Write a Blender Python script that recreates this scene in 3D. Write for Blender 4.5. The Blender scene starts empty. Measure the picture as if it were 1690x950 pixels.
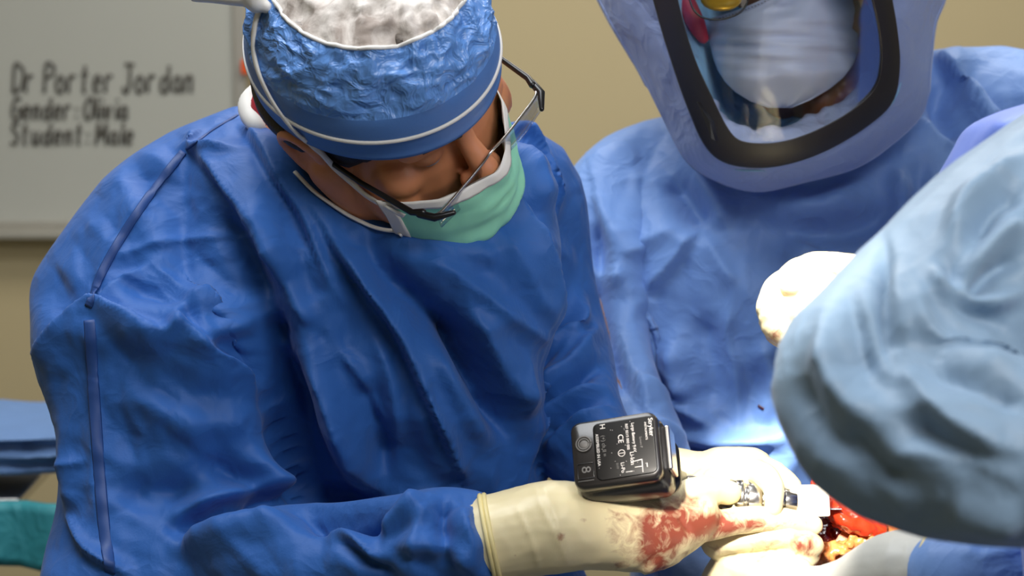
import bpy, bmesh, math, random
import numpy as np
from mathutils import Vector, Matrix, noise
from mathutils.bvhtree import BVHTree

S = bpy.context.scene
COL = S.collection
random.seed(7); rng = np.random.default_rng(7)

# ------------------------------------------------------------------ camera
F = 3600.0; CX, CY = 845.0, 475.0
PITCH = math.radians(8.0)
CAM = np.array([0.0, 0.0, 1.5])
RT = np.array([1.0, 0.0, 0.0])
UP = np.array([0.0, math.sin(PITCH), math.cos(PITCH)])
FW = np.array([0.0, math.cos(PITCH), -math.sin(PITCH)])
cam = bpy.data.cameras.new('camera'); camo = bpy.data.objects.new('camera', cam); COL.objects.link(camo)
camo.location = CAM; camo.rotation_euler = (math.pi/2 - PITCH, 0, 0)
cam.sensor_width = 36.0; cam.lens = F/1690*36.0
cam.dof.use_dof = True; cam.dof.focus_distance = 1.86; cam.dof.aperture_fstop = 6.5
cam.clip_start = 0.05
S.camera = camo

# ------------------------------------------------------------------ world, lights, exposure
w = bpy.data.worlds.new('world'); S.world = w; w.use_nodes = True
w.node_tree.nodes['Background'].inputs[0].default_value = (0.8, 0.82, 0.9, 1)
w.node_tree.nodes['Background'].inputs[1].default_value = 0.05
S.view_settings.view_transform = 'Standard'; S.view_settings.look = 'None'
S.view_settings.exposure = 0.0; S.view_settings.gamma = 1.0
S.view_settings.use_curve_mapping = False

def area(name, loc, target, sx, sy, power, col):
    l = bpy.data.lights.new(name, 'AREA'); l.shape = 'RECTANGLE'; l.size = sx; l.size_y = sy
    l.energy = power; l.color = col
    o = bpy.data.objects.new(name, l); COL.objects.link(o); o.location = loc
    o.rotation_euler = (Vector(target) - Vector(loc)).to_track_quat('-Z', 'Y').to_euler()
    return o
def spot(name, loc, target, power, angle, blend, size, col):
    l = bpy.data.lights.new(name, 'SPOT'); l.energy = power; l.spot_size = math.radians(angle)
    l.spot_blend = blend; l.shadow_soft_size = size; l.color = col
    o = bpy.data.objects.new(name, l); COL.objects.link(o); o.location = loc
    o.rotation_euler = (Vector(target) - Vector(loc)).to_track_quat('-Z', 'Y').to_euler()
    return o
# ceiling fluorescent panels of the theatre
area('ceiling_lamp', (0.3, 3.0, 2.72), (0.3, 3.0, 0), 1.8, 0.7, 40, (1.0, 0.95, 0.86))
area('ceiling_lamp', (-0.5, 1.7, 2.72), (-0.4, 1.9, 0), 1.2, 0.7, 27, (0.94, 0.97, 1.0))
area('ceiling_lamp', (0.8, 0.1, 2.72), (0.5, 1.6, 0.8), 1.4, 0.8, 42, (0.96, 0.97, 1.0))
area('operating_or_fill_lamp', (0.75, 0.75, 2.0), (-0.05, 1.9, 1.35), 0.5, 0.5, 5, (1.0, 0.95, 0.88))  # soft fill, added to brighten the left surgeon's face and mask
P0 = (0.262, 1.975, 1.215)
# the two operating lamps, aimed at the knee and the hands over it
spot('operating_or_fill_lamp', (-0.12, 0.55, 1.95), (0.25, 1.85, 1.02), 400, 10.5, 0.6, 0.07, (1.0, 0.92, 0.82))
spot('operating_or_fill_lamp', (0.15, 1.12, 2.55), P0, 800, 6.2, 0.4, 0.03, (1.0, 0.95, 0.88))

# ------------------------------------------------------------------ helpers
def c2w(c):                      # camera-frame vector (right, up, depth) -> world point
    c = np.asarray(c, float)
    return CAM + c[..., 0:1]*RT + c[..., 1:2]*UP + c[..., 2:3]*FW
def P(px, py, d):
    return c2w(np.array([(px-CX)/F*d, -(py-CY)/F*d, d]))
def D3(x, y, z):                 # direction: right, up, toward camera
    return x*RT + y*UP - z*FW
def proj(v):
    r = v - CAM
    d = r @ FW
    return np.stack([CX + F*(r @ RT)/d, CY - F*(r @ UP)/d, d], 1)

class Geo:
    def __init__(s): s.v = []; s.f = []
    def add(s, v, f):
        o = len(s.v); s.v += [tuple(map(float, p)) for p in v]; s.f += [tuple(i+o for i in q) for q in f]; return s
    def rings(s, R, cap=True, closed=True):
        n = len(R[0]); v = [p for r in R for p in r]; f = []
        for i in range(len(R)-1):
            for j in range(n if closed else n-1):
                k = (j+1) % n
                f.append((i*n+j, i*n+k, (i+1)*n+k, (i+1)*n+j))
        if cap and closed:
            f.append(tuple(range(n-1, -1, -1))); b = (len(R)-1)*n
            f.append(tuple(b+i for i in range(n)))
        return s.add(v, f)
    def tube(s, pts, rad, n=16, flat=None, cap='round', squash=1.0):
        pts = [np.asarray(p, float) for p in pts]
        rad = [rad]*len(pts) if not hasattr(rad, '__len__') else list(rad)
        T = []
        for i in range(len(pts)):
            t = pts[min(i+1, len(pts)-1)] - pts[max(i-1, 0)]; T.append(t/(np.linalg.norm(t)+1e-9))
        up = np.array(flat if flat is not None else (0.13, 0.21, 0.97), float)
        R = []
        def ring(c, t, r):
            u = up - t*(up@t); u /= np.linalg.norm(u)+1e-9; w_ = np.cross(t, u)
            return [c + r*(math.cos(a)*w_ + squash*math.sin(a)*u) for a in np.linspace(0, 2*math.pi, n, endpoint=False)]
        if cap == 'round':
            for a in (80, 55, 28): a = math.radians(a); R.append(ring(pts[0]-T[0]*rad[0]*math.sin(a), T[0], rad[0]*math.cos(a)))
        for c, t, r in zip(pts, T, rad): R.append(ring(c, t, r))
        if cap == 'round':
            for a in (28, 55, 80): a = math.radians(a); R.append(ring(pts[-1]+T[-1]*rad[-1]*math.sin(a), T[-1], rad[-1]*math.cos(a)))
        return s.rings(R)
    def ell(s, c, ax, n=20):     # ax: three axis vectors
        R = []; c = np.asarray(c, float); a = [np.asarray(x, float) for x in ax]
        for i in range(1, n//2):
            th = math.pi*i/(n//2); R.append([c + math.cos(th)*a[2] + math.sin(th)*(math.cos(p)*a[0]+math.sin(p)*a[1]) for p in np.linspace(0, 2*math.pi, n, endpoint=False)])
        return s.rings(R)
    def box(s, c, ax):
        c = np.asarray(c, float); a = [np.asarray(x, float) for x in ax]
        v = [c + i*a[0] + j*a[1] + k*a[2] for k in (-1, 1) for j in (-1, 1) for i in (-1, 1)]
        return s.add(v, [(0, 2, 3, 1), (4, 5, 7, 6), (0, 1, 5, 4), (2, 6, 7, 3), (0, 4, 6, 2), (1, 3, 7, 5)])

def spl(pts, n):                 # Catmull-Rom resample of rows of numbers
    p = np.array(pts, float); p = np.vstack([2*p[0]-p[1], p, 2*p[-1]-p[-2]])
    m = len(p)-3; out = []
    for t in np.linspace(0, m-1e-6, n):
        i = int(t); u = t-i; a, b, c, d = p[i:i+4]
        out.append(.5*((2*b)+(-a+c)*u+(2*a-5*b+4*c-d)*u*u+(-a+3*b-3*c+d)*u**3))
    return np.array(out)

def arr(me):
    v = np.empty(len(me.vertices)*3); me.vertices.foreach_get('co', v); return v.reshape(-1, 3)
def geo_mesh(g, name='m'):
    me = bpy.data.meshes.new(name); me.from_pydata(g.v, [], g.f); me.update()
    bm = bmesh.new(); bm.from_mesh(me); bmesh.ops.recalc_face_normals(bm, faces=bm.faces); bm.to_mesh(me); bm.free()
    return me
def remesh(g, voxel, smooth=4):
    me = geo_mesh(g); o = bpy.data.objects.new('tmp', me); COL.objects.link(o)
    m = o.modifiers.new('r', 'REMESH'); m.mode = 'VOXEL'; m.voxel_size = voxel; m.use_smooth_shade = True
    if smooth:
        q = o.modifiers.new('s', 'SMOOTH'); q.iterations = smooth; q.factor = 0.5
    dg = bpy.context.evaluated_depsgraph_get(); dg.update()
    r = bpy.data.meshes.new_from_object(o.evaluated_get(dg))
    bpy.data.objects.remove(o); bpy.data.meshes.remove(me)
    return r
def empty(name, loc, label, cat, group=None):
    o = bpy.data.objects.new(name, None); COL.objects.link(o); o.location = loc; o.empty_display_size = .05
    o['label'] = label; o['category'] = cat
    if group: o['group'] = group
    return o
def link(name, me, mat, parent=None, smooth=True, label=None, cat=None, group=None, kind=None):
    """vertices are in world space; the object sits at its parent's root"""
    o = bpy.data.objects.new(name, me); me.name = name; COL.objects.link(o)
    if parent is not None:
        o.parent = parent
        r = parent
        off = Vector((0, 0, 0))
        while r is not None: off += r.location; r = r.parent
        me.transform(Matrix.Translation(-off))
    if mat is not None:
        me.materials.clear(); me.materials.append(mat)
    if smooth: me.polygons.foreach_set('use_smooth', [True]*len(me.polygons))
    if label: o['label'] = label
    if cat: o['category'] = cat
    if group: o['group'] = group
    if kind: o['kind'] = kind
    return o
def obj(name, g, mat, parent=None, smooth=True, **k):
    return link(name, geo_mesh(g), mat, parent, smooth, **k)
def bevel(o, wd, seg=3):
    m = o.modifiers.new('bevel', 'BEVEL'); m.width = wd; m.segments = seg; m.limit_method = 'ANGLE'; m.angle_limit = math.radians(35)
    return o
def normals(me):
    n = np.empty(len(me.vertices)*3); me.vertices.foreach_get('normal', n); return n.reshape(-1, 3)

def fold_field(q, folds):
    h = np.zeros(len(q))
    for f in folds:
        kind, amp, wd, pts = f
        pts = np.array(pts, float)
        if len(pts) > 2: pts = spl(pts, len(pts)*3)
        R = wd*4.5
        bb = (q[:, 0] > pts[:, 0].min()-R) & (q[:, 0] < pts[:, 0].max()+R) & (q[:, 1] > pts[:, 1].min()-R) & (q[:, 1] < pts[:, 1].max()+R)
        idx = np.nonzero(bb)[0]
        if not len(idx): continue
        x = q[idx, :2]; best = np.full(len(idx), 1e9); side = np.zeros(len(idx)); tt = np.zeros(len(idx))
        n = len(pts)-1
        for i in range(n):
            a = pts[i]; b = pts[i+1]; ab = b-a; L2 = ab@ab+1e-9
            t = np.clip(((x-a)@ab)/L2, 0, 1); dv = x-(a+t[:, None]*ab); dd = np.hypot(dv[:, 0], dv[:, 1])
            m = dd < best; best[m] = dd[m]; side[m] = (ab[0]*dv[m, 1]-ab[1]*dv[m, 0]); tt[m] = (i+t[m])/n
        tap = np.clip(np.minimum(tt, 1-tt)*5, 0, 1)*.75+.25
        tap = np.where((tt < 1e-6) | (tt > 1-1e-6), .25, tap)
        if kind == 'r': z = np.exp(-np.sqrt(best**2+4)/wd)
        elif kind == 'g': z = np.exp(-(best/wd)**2)
        else:           # step: raised on the right-hand side (image sense) of the path, cliff on the other
            sd = best*np.sign(side)
            z = np.where(sd > 0, np.exp(-np.abs(sd)/wd), np.exp(-(sd/5.0)**2))
        h[idx] += amp*0.001*z*tap
    return h
from mathutils.geometry import delaunay_2d_cdt
def facet_field(q, cell, amp, ang, stretch, seed):
    """crisp creased facets: piecewise-linear height field over stretched random triangles"""
    r = np.random.default_rng(seed); ca, sa = math.cos(math.radians(ang)), math.sin(math.radians(ang))
    X = (q[:, 0]*ca+q[:, 1]*sa)/stretch; Y = -q[:, 0]*sa+q[:, 1]*ca
    x0, x1, y0, y1 = X.min()-cell, X.max()+cell, Y.min()-cell, Y.max()+cell
    nx, ny = int((x1-x0)/cell)+2, int((y1-y0)/cell)+2
    pts = []; hs = []
    for j in range(ny):
        for i in range(nx):
            pts.append((x0+(i+.5*(j % 2)+r.uniform(-.42, .42))*cell, y0+(j+r.uniform(-.42, .42))*cell)); hs.append(r.uniform(-1, 1))
    out = delaunay_2d_cdt([Vector(p) for p in pts], [], [], 0, 1e-5)
    ov = np.array([tuple(v) for v in out[0]]); oh = np.array([hs[l[0]] if l else 0 for l in out[3]])
    gs = max(2.0, cell/14); W = int((x1-x0+2*cell)/gs)+2; H = int((y1-y0+2*cell)/gs)+2; img = np.zeros((H, W))
    for f in out[2]:
        a, b, c = ov[f[0]], ov[f[1]], ov[f[2]]
        den = (b[1]-c[1])*(a[0]-c[0])+(c[0]-b[0])*(a[1]-c[1])
        if abs(den) < 1e-6: continue
        i0, i1 = max(0, int((min(a[0], b[0], c[0])-x0)/gs)), min(W-1, int((max(a[0], b[0], c[0])-x0)/gs)+1)
        j0, j1 = max(0, int((min(a[1], b[1], c[1])-y0)/gs)), min(H-1, int((max(a[1], b[1], c[1])-y0)/gs)+1)
        if i1 < i0 or j1 < j0: continue
        gx, gy = np.meshgrid(x0+np.arange(i0, i1+1)*gs, y0+np.arange(j0, j1+1)*gs)
        l1 = ((b[1]-c[1])*(gx-c[0])+(c[0]-b[0])*(gy-c[1]))/den; l2 = ((c[1]-a[1])*(gx-c[0])+(a[0]-c[0])*(gy-c[1]))/den; l3 = 1-l1-l2
        m = (l1 >= -.01) & (l2 >= -.01) & (l3 >= -.01); hh = l1*oh[f[0]]+l2*oh[f[1]]+l3*oh[f[2]]
        sub = img[j0:j1+1, i0:i1+1]; sub[m] = hh[m]
    gx = np.clip((X-x0)/gs, 0, W-1.001); gy = np.clip((Y-y0)/gs, 0, H-1.001); ix = gx.astype(int); iy = gy.astype(int); fx = gx-ix; fy = gy-iy
    ix = np.minimum(ix, W-2); iy = np.minimum(iy, H-2)
    return amp*.001*((1-fx)*(1-fy)*img[iy, ix]+fx*(1-fy)*img[iy, ix+1]+(1-fx)*fy*img[iy+1, ix]+fx*fy*img[iy+1, ix+1])
def displace(me, folds, nz=None, facets=(), gain=1.0):
    v = arr(me); n = normals(me); q = proj(v)
    vd = v-CAM; vd /= np.linalg.norm(vd, axis=1)[:, None]
    face = np.clip(-(n*vd).sum(1)*2.2-.22, 0, 1)
    h = fold_field(q, folds)*face*gain
    for fc in facets: h = h+facet_field(q, *fc)*face
    if nz:
        amp, sc, st = nz
        hh = np.empty(len(v))
        for i in range(len(v)):
            p = v[i]*sc*st; a = noise.noise(Vector(p)); b = noise.noise(Vector(p*2.1+5))
            hh[i] = (1-abs(a)*2.2)*.7+(1-abs(b)*2.2)*.3-.5
        h = h+hh*amp
    v = v+n*h[:, None]
    if len(folds) > 10:          # ease the sharpest kinks
        e = np.empty(len(me.edges)*2, dtype=np.int64); me.edges.foreach_get('vertices', e); e = e.reshape(-1, 2)
        deg = np.bincount(e.ravel(), minlength=len(v))[:, None].astype(float)
        for _ in range(1):
            acc = np.stack([np.bincount(e[:, 0], v[e[:, 1], k], len(v))+np.bincount(e[:, 1], v[e[:, 0], k], len(v)) for k in range(3)], 1)
            v = v*.6+.4*acc/np.maximum(deg, 1)
    me.vertices.foreach_set('co', v.ravel()); me.update()
    return me
def attr(me, name, vals):
    a = me.attributes.new(name, 'FLOAT', 'POINT'); a.data.foreach_set('value', np.asarray(vals, dtype=np.float32)); return a
def bvh(*os):
    v = []; f = []
    for o in os:
        off = Vector((0, 0, 0)); r = o
        while r is not None: off += r.location; r = r.parent
        k = len(v); v += [tuple(x.co+off) for x in o.data.vertices]; f += [tuple(i+k for i in p.vertices) for p in o.data.polygons]
    return BVHTree.FromPolygons(v, f)
def onto(tree, px, py, dflt, lift=0.0015):
    d = P(px, py, 1.0)-CAM; d /= np.linalg.norm(d)
    h = tree.ray_cast(Vector(CAM), Vector(d))
    if h[0] is None or abs((np.array(h[0])-CAM)@FW-dflt) > .16: return P(px, py, dflt), -d
    n = np.array(h[1]);
    if n@d > 0: n = -n
    return np.array(h[0])+n*lift, n
def ribbon(tree, pts, width, thick, dflt, lift=.0012, n=None, per=4, sm=2):
    """flat tape lying on a surface, following a path"""
    q = spl([(p[0], p[1]) for p in pts], max(6, len(pts)*per))
    P3 = []; N3 = []
    for a in q:
        p, nn = onto(tree, a[0], a[1], dflt, lift); P3.append(p); N3.append(nn)
    P3 = np.array(P3); N3 = np.array(N3)
    for _ in range(sm):
        P3[1:-1] = .25*P3[:-2]+.5*P3[1:-1]+.25*P3[2:]; N3[1:-1] = .25*N3[:-2]+.5*N3[1:-1]+.25*N3[2:]
    g = Geo(); R = []
    for i in range(len(P3)):
        t = P3[min(i+1, len(P3)-1)]-P3[max(0, i-1)]; t /= np.linalg.norm(t)+1e-9
        nn = N3[i]-t*(N3[i]@t); nn /= np.linalg.norm(nn)+1e-9; s_ = np.cross(t, nn)*width/2
        R.append([P3[i]-s_-nn*thick, P3[i]+s_-nn*thick, P3[i]+s_*.8+nn*thick, P3[i]-s_*.8+nn*thick])
    return g.rings(R)

# ------------------------------------------------------------------ materials
def lin(c):
    return tuple(((x/255)/12.92 if x/255 <= .04045 else ((x/255+.055)/1.055)**2.4) for x in c)
def mat(name, col, rough=.6, metal=0, var=.12, nscale=30, bump=.15, bscale=60, bdist=.001, sheen=0, sss=0, coat=0, trans=0, spec=.5, extra=None):
    m = bpy.data.materials.new(name); m.use_nodes = True; nt = m.node_tree; N = nt.nodes; L = nt.links
    b = N['Principled BSDF']; c = lin(col)
    tc = N.new('ShaderNodeTexCoord'); no = N.new('ShaderNodeTexNoise'); no.inputs['Scale'].default_value = nscale; no.inputs['Detail'].default_value = 4
    L.new(tc.outputs['Object'], no.inputs['Vector'])
    mx = N.new('ShaderNodeMix'); mx.data_type = 'RGBA'
    mx.inputs[6].default_value = (*[max(0, x*(1-var)) for x in c], 1); mx.inputs[7].default_value = (*[min(1, x*(1+var)) for x in c], 1)
    L.new(no.outputs['Fac'], mx.inputs[0]); L.new(mx.outputs[2], b.inputs['Base Color'])
    b.inputs['Roughness'].default_value = rough; b.inputs['Metallic'].default_value = metal
    b.inputs['Specular IOR Level'].default_value = spec
    b.inputs['Sheen Weight'].default_value = sheen; b.inputs['Coat Weight'].default_value = coat
    b.inputs['Coat Roughness'].default_value = .1
    if sss: b.inputs['Subsurface Weight'].default_value = sss; b.inputs['Subsurface Scale'].default_value = .01; b.inputs['Subsurface Radius'].default_value = (1, .4, .2)
    if trans: b.inputs['Transmission Weight'].default_value = trans
    if bump:
        n2 = N.new('ShaderNodeTexNoise'); n2.inputs['Scale'].default_value = bscale; n2.inputs['Detail'].default_value = 5
        L.new(tc.outputs['Object'], n2.inputs['Vector'])
        bp = N.new('ShaderNodeBump'); bp.inputs['Strength'].default_value = bump; bp.inputs['Distance'].default_value = bdist
        L.new(n2.outputs['Fac'], bp.inputs['Height']); L.new(bp.outputs['Normal'], b.inputs['Normal'])
    if extra: extra(m, nt, b, mx, tc)
    return m
def crumple(scale, dist, strength=.6, fine=.0006):
    def f(m, nt, b, mx, tc):
        N = nt.nodes; L = nt.links
        no = N.new('ShaderNodeTexNoise'); no.inputs['Scale'].default_value = scale*.7; no.inputs['Detail'].default_value = 2
        L.new(tc.outputs['Object'], no.inputs['Vector'])
        ad = N.new('ShaderNodeVectorMath'); ad.operation = 'MULTIPLY_ADD'; ad.inputs[1].default_value = (.35, .35, .35)
        L.new(no.outputs['Color'], ad.inputs[0]); L.new(tc.outputs['Object'], ad.inputs[2])
        vo = N.new('ShaderNodeTexVoronoi'); vo.feature = 'F1'; vo.inputs['Scale'].default_value = scale
        L.new(ad.outputs[0], vo.inputs['Vector'])
        vo2 = N.new('ShaderNodeTexVoronoi'); vo2.feature = 'F1'; vo2.inputs['Scale'].default_value = scale*3.1
        L.new(ad.outputs[0], vo2.inputs['Vector'])
        s = N.new('ShaderNodeMath'); s.operation = 'MULTIPLY_ADD'; s.inputs[1].default_value = .25
        L.new(vo2.outputs['Distance'], s.inputs[0]); L.new(vo.outputs['Distance'], s.inputs[2])
        n3 = N.new('ShaderNodeTexNoise'); n3.inputs['Scale'].default_value = 500; n3.inputs['Detail'].default_value = 2
        L.new(tc.outputs['Object'], n3.inputs['Vector'])
        b1 = N.new('ShaderNodeBump'); b1.inputs['Strength'].default_value = .25; b1.inputs['Distance'].default_value = fine
        L.new(n3.outputs['Fac'], b1.inputs['Height'])
        bp = N.new('ShaderNodeBump'); bp.inputs['Strength'].default_value = strength; bp.inputs['Distance'].default_value = dist
        L.new(s.outputs[0], bp.inputs['Height']); L.new(b1.outputs['Normal'], bp.inputs['Normal']); L.new(bp.outputs['Normal'], b.inputs['Normal'])
    return f
def stain(col, attrname='blood', rough=.3, cr=None, spots=False):
    def f(m, nt, b, mx, tc):
        N = nt.nodes; L = nt.links
        if cr: cr(m, nt, b, mx, tc)
        a = N.new('ShaderNodeAttribute'); a.attribute_name = attrname
        no = N.new('ShaderNodeTexNoise'); no.inputs['Scale'].default_value = 70; no.inputs['Detail'].default_value = 7; no.inputs['Roughness'].default_value = .62; no.inputs['Distortion'].default_value = 1.2
        L.new(tc.outputs['Object'], no.inputs['Vector'])
        s = N.new('ShaderNodeMath'); s.operation = 'MULTIPLY_ADD'; s.inputs[1].default_value = 1.6
        sb = N.new('ShaderNodeMath'); sb.operation = 'SUBTRACT'; sb.inputs[1].default_value = 1.12
        L.new(no.outputs['Fac'], s.inputs[0]); L.new(a.outputs['Fac'], s.inputs[2]); L.new(s.outputs[0], sb.inputs[0])
        cr_ = N.new('ShaderNodeMapRange'); cr_.inputs['From Min'].default_value = 0; cr_.inputs['From Max'].default_value = .6; cr_.inputs['To Max'].default_value = .93
        L.new(sb.outputs[0], cr_.inputs['Value'])
        m2 = N.new('ShaderNodeMix'); m2.data_type = 'RGBA'; m2.inputs[7].default_value = (*lin(col), 1)
        L.new(cr_.outputs[0], m2.inputs[0]); L.new(mx.outputs[2], m2.inputs[6]); L.new(m2.outputs[2], b.inputs['Base Color'])
    return f

M = {}
M['wall'] = mat('wall_paint', (184, 170, 134), .8, var=.03, nscale=3, bump=.1, bscale=200)
M['floor'] = mat('floor_vinyl', (120, 124, 120), .4, var=.08)
M['ceiling'] = mat('ceiling_tile', (215, 213, 205), .9, var=.04)
M['trim'] = mat('vinyl_base', (70, 62, 50), .5)
M['board'] = mat('whiteboard_enamel', (176, 178, 172), .25, var=.03, nscale=4, bump=0)
M['alu'] = mat('aluminium', (190, 188, 180), .35, metal=.6, var=.05, bump=0)
M['ink'] = mat('marker_ink', (84, 82, 76), .6, var=.3)
M['orange'] = mat('orange_plastic', (228, 84, 20), .4)
M['gownA'] = mat('royal_blue_nonwoven', (37, 88, 160), .58, var=.06, nscale=8, sheen=.1, spec=.3, extra=crumple(16, .003, .5))
M['gownB'] = mat('light_blue_nonwoven', (110, 147, 207), .5, var=.05, nscale=8, sheen=.15, spec=.3, extra=crumple(17, .003, .5))
M['gownC'] = mat('grey_blue_nonwoven', (124, 150, 176), .5, var=.08, nscale=9, sheen=.15, spec=.4, extra=crumple(14, .004, .5))
M['gownC2'] = mat('periwinkle_nonwoven', (100, 130, 222), .5, var=.05, nscale=8, sheen=.2, extra=crumple(6, .006, .4))
M['seam'] = mat('royal_blue_seam', (27, 64, 126), .55, var=.05, bump=.1)
M['skinA'] = mat('tan_skin', (204, 136, 98), .45, var=.08, nscale=60, bump=.2, bscale=300, bdist=.0004, sss=.15)
M['skinB'] = mat('brown_skin', (122, 78, 50), .45, var=.1, nscale=60, bump=.2, bscale=300, bdist=.0004, sss=.1)
M['hair'] = mat('black_hair', (22, 18, 16), .55, var=.3, nscale=200, bump=.6, bscale=400, bdist=.001)
M['cap'] = mat('bouffant_blue', (92, 140, 208), .36, var=.07, nscale=20, spec=.6, extra=crumple(28, .004, .75))
M['capsmooth'] = mat('bouffant_band_blue', (72, 114, 178), .45, var=.05, nscale=20, spec=.5, bump=.3, bscale=400, bdist=.0005)
def gauze(m, nt, b, mx, tc):
    N = nt.nodes; L = nt.links
    mp = N.new('ShaderNodeMapping'); mp.inputs['Scale'].default_value = (26, 26, 26); L.new(tc.outputs['Object'], mp.inputs['Vector'])
    no = N.new('ShaderNodeTexNoise'); no.inputs['Scale'].default_value = 1; no.inputs['Detail'].default_value = 7; no.inputs['Roughness'].default_value = .65; no.inputs['Distortion'].default_value = .6
    L.new(mp.outputs[0], no.inputs['Vector'])
    r = N.new('ShaderNodeValToRGB'); r.color_ramp.elements[0].position = .36; r.color_ramp.elements[0].color = (*lin((158, 146, 138)), 1)
    r.color_ramp.elements[1].position = .62; r.color_ramp.elements[1].color = (*lin((232, 226, 220)), 1)
    L.new(no.outputs['Fac'], r.inputs[0]); L.new(r.outputs[0], b.inputs['Base Color'])
M['capwhite'] = mat('white_gauze', (225, 220, 214), .7, bump=.5, bscale=90, bdist=.002, extra=gauze)
M['white'] = mat('white_tape', (226, 224, 220), .6, var=.04, bump=.1)
M['maskA'] = mat('green_mask', (146, 222, 192), .6, var=.07, nscale=12, bump=.35, bscale=35, bdist=.002)
M['maskB'] = mat('pale_mask', (190, 198, 218), .6, var=.04, nscale=12, bump=.4, bscale=25, bdist=.002)
M['black'] = mat('black_plastic', (20, 20, 22), .3, var=.2, bump=.1, bscale=200, bdist=.0003)
M['gasket'] = mat('black_gasket', (40, 38, 38), .45, var=.1)
M['batt'] = mat('battery_plastic', (34, 32, 32), .28, var=.15, nscale=80, bump=.15, bscale=500, bdist=.0003, coat=.3)
M['battlabel'] = mat('battery_label', (9, 9, 10), .32, var=.1, bump=0, spec=.3)
M['print'] = mat('label_print', (205, 200, 196), .5, var=.15, bump=0)
M['greyprint'] = mat('moulded_grey', (92, 90, 88), .5, var=.1, bump=0)
M['steel'] = mat('brushed_steel', (200, 198, 196), .22, metal=1, var=.05, bump=.1, bscale=200, bdist=.0002)
M['glove'] = mat('latex_glove', (228, 214, 172), .38, var=.05, nscale=25, bump=.3, bscale=45, bdist=.0015, sss=.05, spec=.5, extra=stain((124, 26, 14)))
M['glovewhite'] = mat('white_latex', (238, 232, 220), .4, var=.04, nscale=25, bump=.3, bscale=45, bdist=.0015)
M['glovegrey'] = mat('pale_latex', (205, 206, 200), .45, var=.04, nscale=25, bump=.3, bscale=45, bdist=.002)
M['cuff'] = mat('rolled_latex', (226, 210, 150), .42, var=.05, bump=.2)
M['hood'] = mat('hood_fabric', (146, 166, 212), .45, var=.06, nscale=14, sheen=.2, spec=.45, extra=crumple(14, .005, .5))
M['hoodin'] = mat('hood_liner', (140, 188, 222), .5, var=.06, nscale=12, sheen=.2, extra=crumple(16, .006, .7))
M['ruffle'] = mat('ruffle_cloth', (176, 190, 226), .55, var=.05, sheen=.2, extra=crumple(20, .005, .6))
M['red'] = mat('red_padding', (176, 42, 58), .55)
M['gold'] = mat('amber_glint', (206, 160, 40), .15, metal=.4, var=.3, nscale=60)
def glassmat(name, tint, refl):
    m = bpy.data.materials.new(name); m.use_nodes = True; nt = m.node_tree; N = nt.nodes; L = nt.links
    N.remove(N['Principled BSDF'])
    t = N.new('ShaderNodeBsdfTransparent'); t.inputs[0].default_value = (*tint, 1)
    g = N.new('ShaderNodeBsdfGlossy'); g.inputs['Roughness'].default_value = .045
    fr = N.new('ShaderNodeFresnel'); fr.inputs['IOR'].default_value = 1.5
    mu = N.new('ShaderNodeMath'); mu.operation = 'MULTIPLY'; mu.inputs[1].default_value = refl
    no = N.new('ShaderNodeTexNoise'); no.inputs['Scale'].default_value = 14
    bp = N.new('ShaderNodeBump'); bp.inputs['Strength'].default_value = .3; bp.inputs['Distance'].default_value = .005
    tc = N.new('ShaderNodeTexCoord'); L.new(tc.outputs['Object'], no.inputs['Vector']); L.new(no.outputs['Fac'], bp.inputs['Height'])
    L.new(bp.outputs[0], g.inputs['Normal'])
    x = N.new('ShaderNodeMixShader'); L.new(fr.outputs[0], mu.inputs[0]); L.new(mu.outputs[0], x.inputs[0])
    L.new(t.outputs[0], x.inputs[1]); L.new(g.outputs[0], x.inputs[2]); L.new(x.outputs[0], N['Material Output'].inputs[0])
    return m
M['shield'] = glassmat('clear_shield', (.96, .97, .98), .8)
M['lens'] = glassmat('spectacle_lens', (.88, .9, .92), .45)
M['flesh'] = mat('open_tissue', (214, 62, 30), .22, var=.3, nscale=50, bump=.6, bscale=70, bdist=.003, sss=.25, coat=.5)
M['fat'] = mat('fatty_tissue', (236, 150, 84), .25, var=.35, nscale=110, bump=.8, bscale=140, bdist=.003, sss=.2, coat=.5)
M['clot'] = mat('dark_blood', (70, 6, 8), .15, var=.4, nscale=80, bump=.6, bscale=120, bdist=.002, coat=.7)
M['prep'] = mat('iodine_skin', (206, 120, 62), .4, var=.1, sss=.2)
M['drape'] = mat('navy_drape', (38, 62, 120), .6, var=.06, nscale=8, extra=crumple(10, .006, .5))
M['towel'] = mat('folded_blue_towel', (92, 124, 172), .8, var=.08, bump=.4, bscale=150, bdist=.002)
M['teal'] = mat('teal_drape', (34, 128, 140), .65, var=.1, nscale=15, extra=crumple(14, .006, .6))
M['cloth'] = mat('scrub_trousers', (60, 92, 150), .8, var=.08)
M['shoe'] = mat('clog_rubber', (30, 30, 34), .5)

# ------------------------------------------------------------------ the room
def slab(name, x0, x1, y0, y1, z0, z1, m, **k):
    g = Geo().box(((x0+x1)/2, (y0+y1)/2, (z0+z1)/2), ((abs(x1-x0)/2, 0, 0), (0, abs(y1-y0)/2, 0), (0, 0, abs(z1-z0)/2)))
    return obj(name, g, m, smooth=False, kind='structure', **k)
WY = 4.3
slab('floor', -2.6, 3.0, -1.6, WY+.1, -.1, 0, M['floor'])
slab('ceiling', -2.6, 3.0, -1.6, WY+.1, 2.75, 2.85, M['ceiling'])
slab('wall_back', -2.6, 3.0, WY, WY+.1, 0, 2.75, M['wall'])
slab('wall_left', -2.7, -2.6, -1.6, WY+.1, 0, 2.75, M['wall'])
slab('wall_right', 3.0, 3.1, -1.6, WY+.1, 0, 2.75, M['wall'])
slab('wall_front', -2.6, 3.0, -1.7, -1.6, 0, 2.75, M['wall'])
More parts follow.
